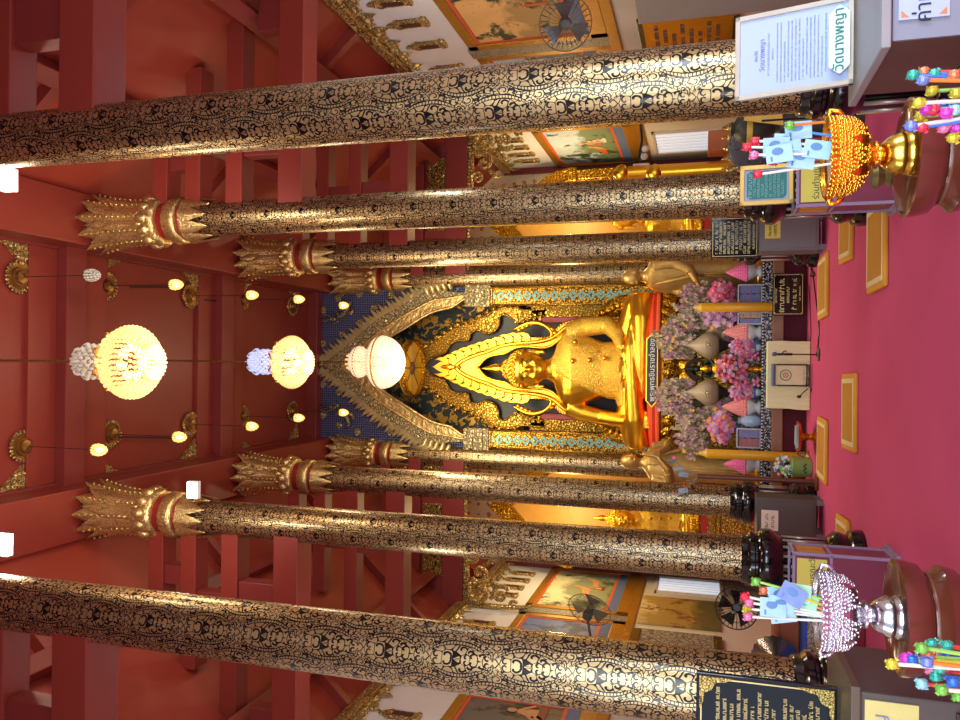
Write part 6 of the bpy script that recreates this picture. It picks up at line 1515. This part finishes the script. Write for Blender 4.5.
# paintings and hangings on the left wall
t = wthing('painted_screen', 'ochre painted landscape screen hanging on the left wall below the window', 'painting', -1, 16.7, 1.2, off=.022); MB().box((-.95, -.03, 0), (.95, 0, 1.62)).build('canvas', mural('ochre landscape painting', (190, 170, 110), (170, 140, 70), (150, 96, 30), (120, 110, 60), 31.0, 1.6), t)
t = wthing('hanging_scroll', 'grey silver printed hanging with black rods on the left wall, nearer than the painted screen', 'wall hanging', -1, 14.9, 1.2, off=.022)
MB().box((-.6, -.04, .12), (.6, -.02, 1.55)).build('print', relief_gold('grey silver print', (176, 166, 146), .5, 7, .2, .01, .35, sp=.2), t); MB().box((.5, -.045, .12), (.62, -.02, 1.55)).build('pale_border', mat('pale border', (222, 212, 170), .7), t)
MB().box((-.66, -.07, 1.5), (.4, -.01, 1.68)).box((-.66, -.07, .0), (.4, -.01, .16)).build_each('rod', BLK, t, bevel=.01)
# low table with blue cloth and brown chest at the left
t = thing('blue_cloth_table', 'table with a blue gold bordered cloth beyond the left column', 'table', (-2.95, 9.0, .0))
MB().box((-.6, -.45, .0), (.5, .5, .54)).build('table_body', mat('dark red cloth skirt', (130, 30, 50), .8), t, bevel=.02); MB().box((-.64, -.49, .54), (.54, .54, .57)).build('blue_cloth', mat('royal blue cloth', (26, 70, 170), .7, var=.1, bump=.2, bsc=14), t, bevel=.008)
MB().box((-.64, -.5, .4), (.55, -.485, .55)).box((.535, -.5, .4), (.55, .54, .55)).build('gold_border', GREYB, t)
t = thing('brown_chest', 'plain brown box standing on the blue cloth in the left side aisle', 'box', (-2.72, 9.1, .572)); MB().box((-.25, -.18, 0), (.25, .2, .26)).build('box', mat('orange brown leatherette', (150, 78, 40), .5, var=.1, sc=4), t, bevel=.02); MB().box((-.252, -.184, .2), (.252, .2, .206)).build('lid_seam', mat('dark seam', (80, 40, 22), .6), t)
t = thing('silver_tray', 'scalloped silver tray propped beside the brown box', 'tray', (-3.0, 8.66, .572)); MB().lathe([(.001, .0), (.18, 0), (.24, .03), (.25, .035)], 40, mat=Mt(0, .12, .24) @ Matrix.Rotation(1.25, 4, 'X'), fr=lambda r, z, a, j: (r*(1+(.05*abs(sin(a*10)) if j > 1 else 0)), z)).build('tray', SIL, t, smooth=True)
for i in range(2):
    t = thing('gold_bell', ('gold rounded bell at the left, the one farther from the near column' if i else 'gold rounded bell at the left, touching the near column in the picture'), 'bell', (-2.98+.16*i, 7.9+.25*i, 0), group='gold bells'); MB().lathe([(.07, 0), (.07, .92), (.06, .93), (.1, .95), (.1, 1.1), (.08, 1.2), (.04, 1.25), (.001, 1.26)] if i == 0 else [(.07, 0), (.07, .9), (.09, .92), (.09, 1.05), (.07, 1.14), (.001, 1.18)], 20).build('bell_on_post', mat('yellow gold', (206, 170, 40), .35, .6), t, smooth=.8)
# right aisle: gilt notice, oval amulet picture, grey cabinets, small gilt ornaments
t = wthing('gilt_notice', 'long gold notice board with faint writing on the right wall behind the nearest column', 'sign', 1, 11.9, 1.15, off=.022); MB().box((-.62, -.05, 0), (.62, 0, 1.42)).build('frame', mat('dark brown frame', (52, 36, 24), .4), t, bevel=.01); MB().box((-.55, -.058, .08), (.55, -.05, 1.34)).build('gold_sheet', mat('mirror gold sheet', (214, 160, 50), .25, .9, var=.25, sc=3), t)
for k in range(8): b = MB(); scribble(b, -.42, .42-.15*(k % 3), 1.16-.125*k, .06, -.062, .9, k); b.build('lettering', mat('violet brown lettering', (104, 84, 84), .6), t)
t = wthing('oval_picture', 'oval gold framed picture on the right wall beside the framed page', 'picture', 1, 11.1, .85, off=.022); b = MB().strip([(.3*cos(2*pi*k/40), .45+.42*sin(2*pi*k/40)) for k in range(40)], [(.26*cos(2*pi*k/40), .45+.37*sin(2*pi*k/40)) for k in range(40)], .04, Mt(0, -.06, 0), closed=True); b.build('frame', GOLDM, t); MB().prism([(.26*cos(2*pi*k/40), .45+.37*sin(2*pi*k/40)) for k in range(40)], .01, Mt(0, -.04, 0)).build('picture', mat('brown gold picture', (130, 96, 50), .5, .3, var=.5, sc=9), t)
t = thing('steel_cupboard', 'tall pale grey cupboard standing against the right wall', 'cupboard', (4.9, 10.6, 0)); MB().box((-.1, -1.5, 0), (.17, .25, 2.5)).build('body', mat('pale grey cupboard', (150, 150, 150), .5, var=.05), t, bevel=.01); MB().box((-.112, -1.45, .1), (-.1, -.65, 2.4)).box((-.112, -.6, .1), (-.1, .2, 2.4)).build('door', mat('pale grey cupboard', (1,1,1)), t, bevel=.004)
R2 = random.Random(9)
for i, (x, y, Y) in enumerate(((622, 173, 15.2), (655, 173, 14.8))):
    p = atY(x, y, Y); t = thing('gold_dome_bowl', 'domed gold bowl in the right side aisle, %s of the pair' % ('higher' if i == 0 else 'lower'), 'bowl', (p.x, Y, 0), group='domed gold bowls'); z = p.z; MB().lathe([(.12, 0), (.12, z-.12), (.03, z-.1), (.15, z-.06), (.17, z), (.13, z+.1), (.05, z+.16), (.001, z+.17)], 24).build('bowl_on_post', GOLD, t, smooth=.8)
t = thing('carved_rail', 'row of carved gilt posts in the right side aisle below the louvred window', 'rail', (3.55, 13.2, 0)); b = MB()
for k in range(7): b.lathe([(.09, 0), (.09, .9), (.06, .95), (.1, 1.05), (.08, 1.2), (.03, 1.3), (.001, 1.34)], 12, mat=Mt(-.6+.2*k, .1*k, 0))
b.build('posts', GOLDR, t, smooth=.8); MB().box((-.75, -.1, .5), (.75, .7, .6)).build('rail_bar', GOLDR, t, bevel=.01)
t = thing('terracotta_block', 'orange brick coloured column base by the right louvred window', 'block', (4.3, 15.3, 0)); MB().box((-.2, -.2, 0), (.2, .2, 1.55)).build('block', mat('terracotta', (190, 112, 70), .6), t, bevel=.02); MB().box((-.21, -.21, 1.0), (.21, .21, 1.03)).build('joint', PORC, t)
t = thing('wall_lamp', 'white wall fixture with a black bracket above the right side aisle', 'lamp', (3.95, 15.6, 2.75)); MB().box((-.12, -.1, -.1), (.12, .1, .22)).build('housing', mat('white housing', (1,1,1)), t, bevel=.02); MB().tube([(-.1, 0, 0), (.3, 0, .1), (.6, 0, .05), (1.15, 0, .1)], .03).build('arm', BLK, t, smooth=True); MB().ball((.25, -.08, .0), .07).ball((.4, -.08, -.02), .07).build('bulb', mat('frosted white bulb', (230, 230, 226), .3), t, smooth=True)
t = thing('bowed_jar', 'round dark jar with a yellow ribbon in the right side aisle', 'jar', (2.9, 9.0, 0)); q = atY(750, 128, 9.0); t.location = (q.x, 9.0, 0); z = q.z; MB().lathe([(.14, 0), (.16, .1), (.14, z-.3), (.08, z-.25), (.12, z-.18), (.19, z-.05), (.19, z+.05), (.12, z+.14), (.06, z+.17), (.08, z+.2)], 24).build('jar', mat('dark olive jar', (70, 70, 58), .4, .3, var=.4, sc=9), t, smooth=.8); MB().lathe([(.196, z-.02), (.2, z+.0), (.196, z+.04)], 24, cap=False).build('ribbon', mat('yellow ribbon', (206, 170, 60), .6), t, smooth=True)
t = thing('orange_pennant', 'yellow cloth hanging beside the dark jar in the right side aisle', 'cloth', (q.x-.02, 8.7, 0)); MB().prism([(-.06, z-.32), (.08, z-.3), (.16, z+.05), (.02, z+.08)], .015).build('cloth', mat('yellow ribbon', (1,1,1)), t); MB().tube([(0, .0, 0), (0, .0, z-.1)], .012).build('pole', BLK, t)
# ------------------------------------------------------------------ light
def area(name, loc, tgt, sx, sy, e, rgb):
    l = bpy.data.lights.new(name, 'AREA'); l.shape = 'RECTANGLE'; l.size = sx; l.size_y = sy; l.energy = e; l.color = rgb
    o = bpy.data.objects.new(name, l); COL.objects.link(o); o.location = loc
    o.rotation_euler = (Vector(tgt)-Vector(loc)).to_track_quat('-Z', 'Y').to_euler(); return o
def point(name, loc, e, rgb, r=.1):
    l = bpy.data.lights.new(name, 'POINT'); l.energy = e; l.color = rgb; l.shadow_soft_size = r
    o = bpy.data.objects.new(name, l); COL.objects.link(o); o.location = loc; return o
def spot(name, loc, tgt, e, rgb, ang=60, r=.1):
    l = bpy.data.lights.new(name, 'SPOT'); l.energy = e; l.color = rgb; l.spot_size = radians(ang); l.spot_blend = .6; l.shadow_soft_size = r
    o = bpy.data.objects.new(name, l); COL.objects.link(o); o.location = loc
    o.rotation_euler = (Vector(tgt)-Vector(loc)).to_track_quat('-Z', 'Y').to_euler(); return o
W = bpy.data.worlds.new('sky'); SC.world = W; W.use_nodes = True
W.node_tree.nodes['Background'].inputs[0].default_value = (.72, .84, 1, 1); W.node_tree.nodes['Background'].inputs[1].default_value = .75
WARM = (1, .82, .58); DAY = (.74, .86, 1)
area('entrance_daylight', (0, -1.0, 2.3), (0, 4.5, 0), 5, 2.6, 330, (.82, .91, 1))
area('right_door_daylight', (4.9, 2.2, 1.6), (-1, 6.5, .2), 2.4, 2.0, 230, DAY)
area('left_daylight', (-4.9, 1.8, 1.6), (1, 6.5, .2), 2.2, 2.6, 130, DAY)  # bluish area light from the left side
for Y in (7, 10.5, 14.5): point('chandelier_glow', (.08, Y, 6.95), 60, WARM, .25)
for s in (-1, 1):
    spot('column_floodlight_glow', (s*1.6, 6.6, 7.2), (s*.6, 11, 10), 110, (1, .95, .85), 140, .1)
    point('side_aisle_fill', (s*3.6, 8.6, 5.0), 50 if s > 0 else 40, (.88, .94, 1) if s > 0 else (1, .95, .9), .2); point('floodlight_glow', (s*1.55, 5.8, 8.0), 75, (1, .9, .7), .15)  # side aisle points are unseen added fill, bluish at right for daylight
    point('side_shrine_lamp_glow', (s*3.6, 17.4, 4.6), 110, (1, .78, .4), .2)
area('buddha_light_left', (-1.2, 12.8, 6.6), (0, 15.6, 4.0), 1.2, .8, 78, (1, .86, .56))
area('buddha_light_right', (1.2, 12.8, 6.6), (0, 15.6, 4.0), 1.2, .8, 78, (1, .86, .56))
area('altar_light', (0, 12.3, 6.0), (0, 14.2, 1.2), 2.4, .6, 90, (1, .9, .75))
vs = SC.view_settings; vs.view_transform = 'Standard'; vs.look = 'None'; vs.gamma = 1; vs.use_curve_mapping = False; vs.exposure = 0.0
SC.cycles.use_denoising = True
SC.cycles.max_bounces = 8
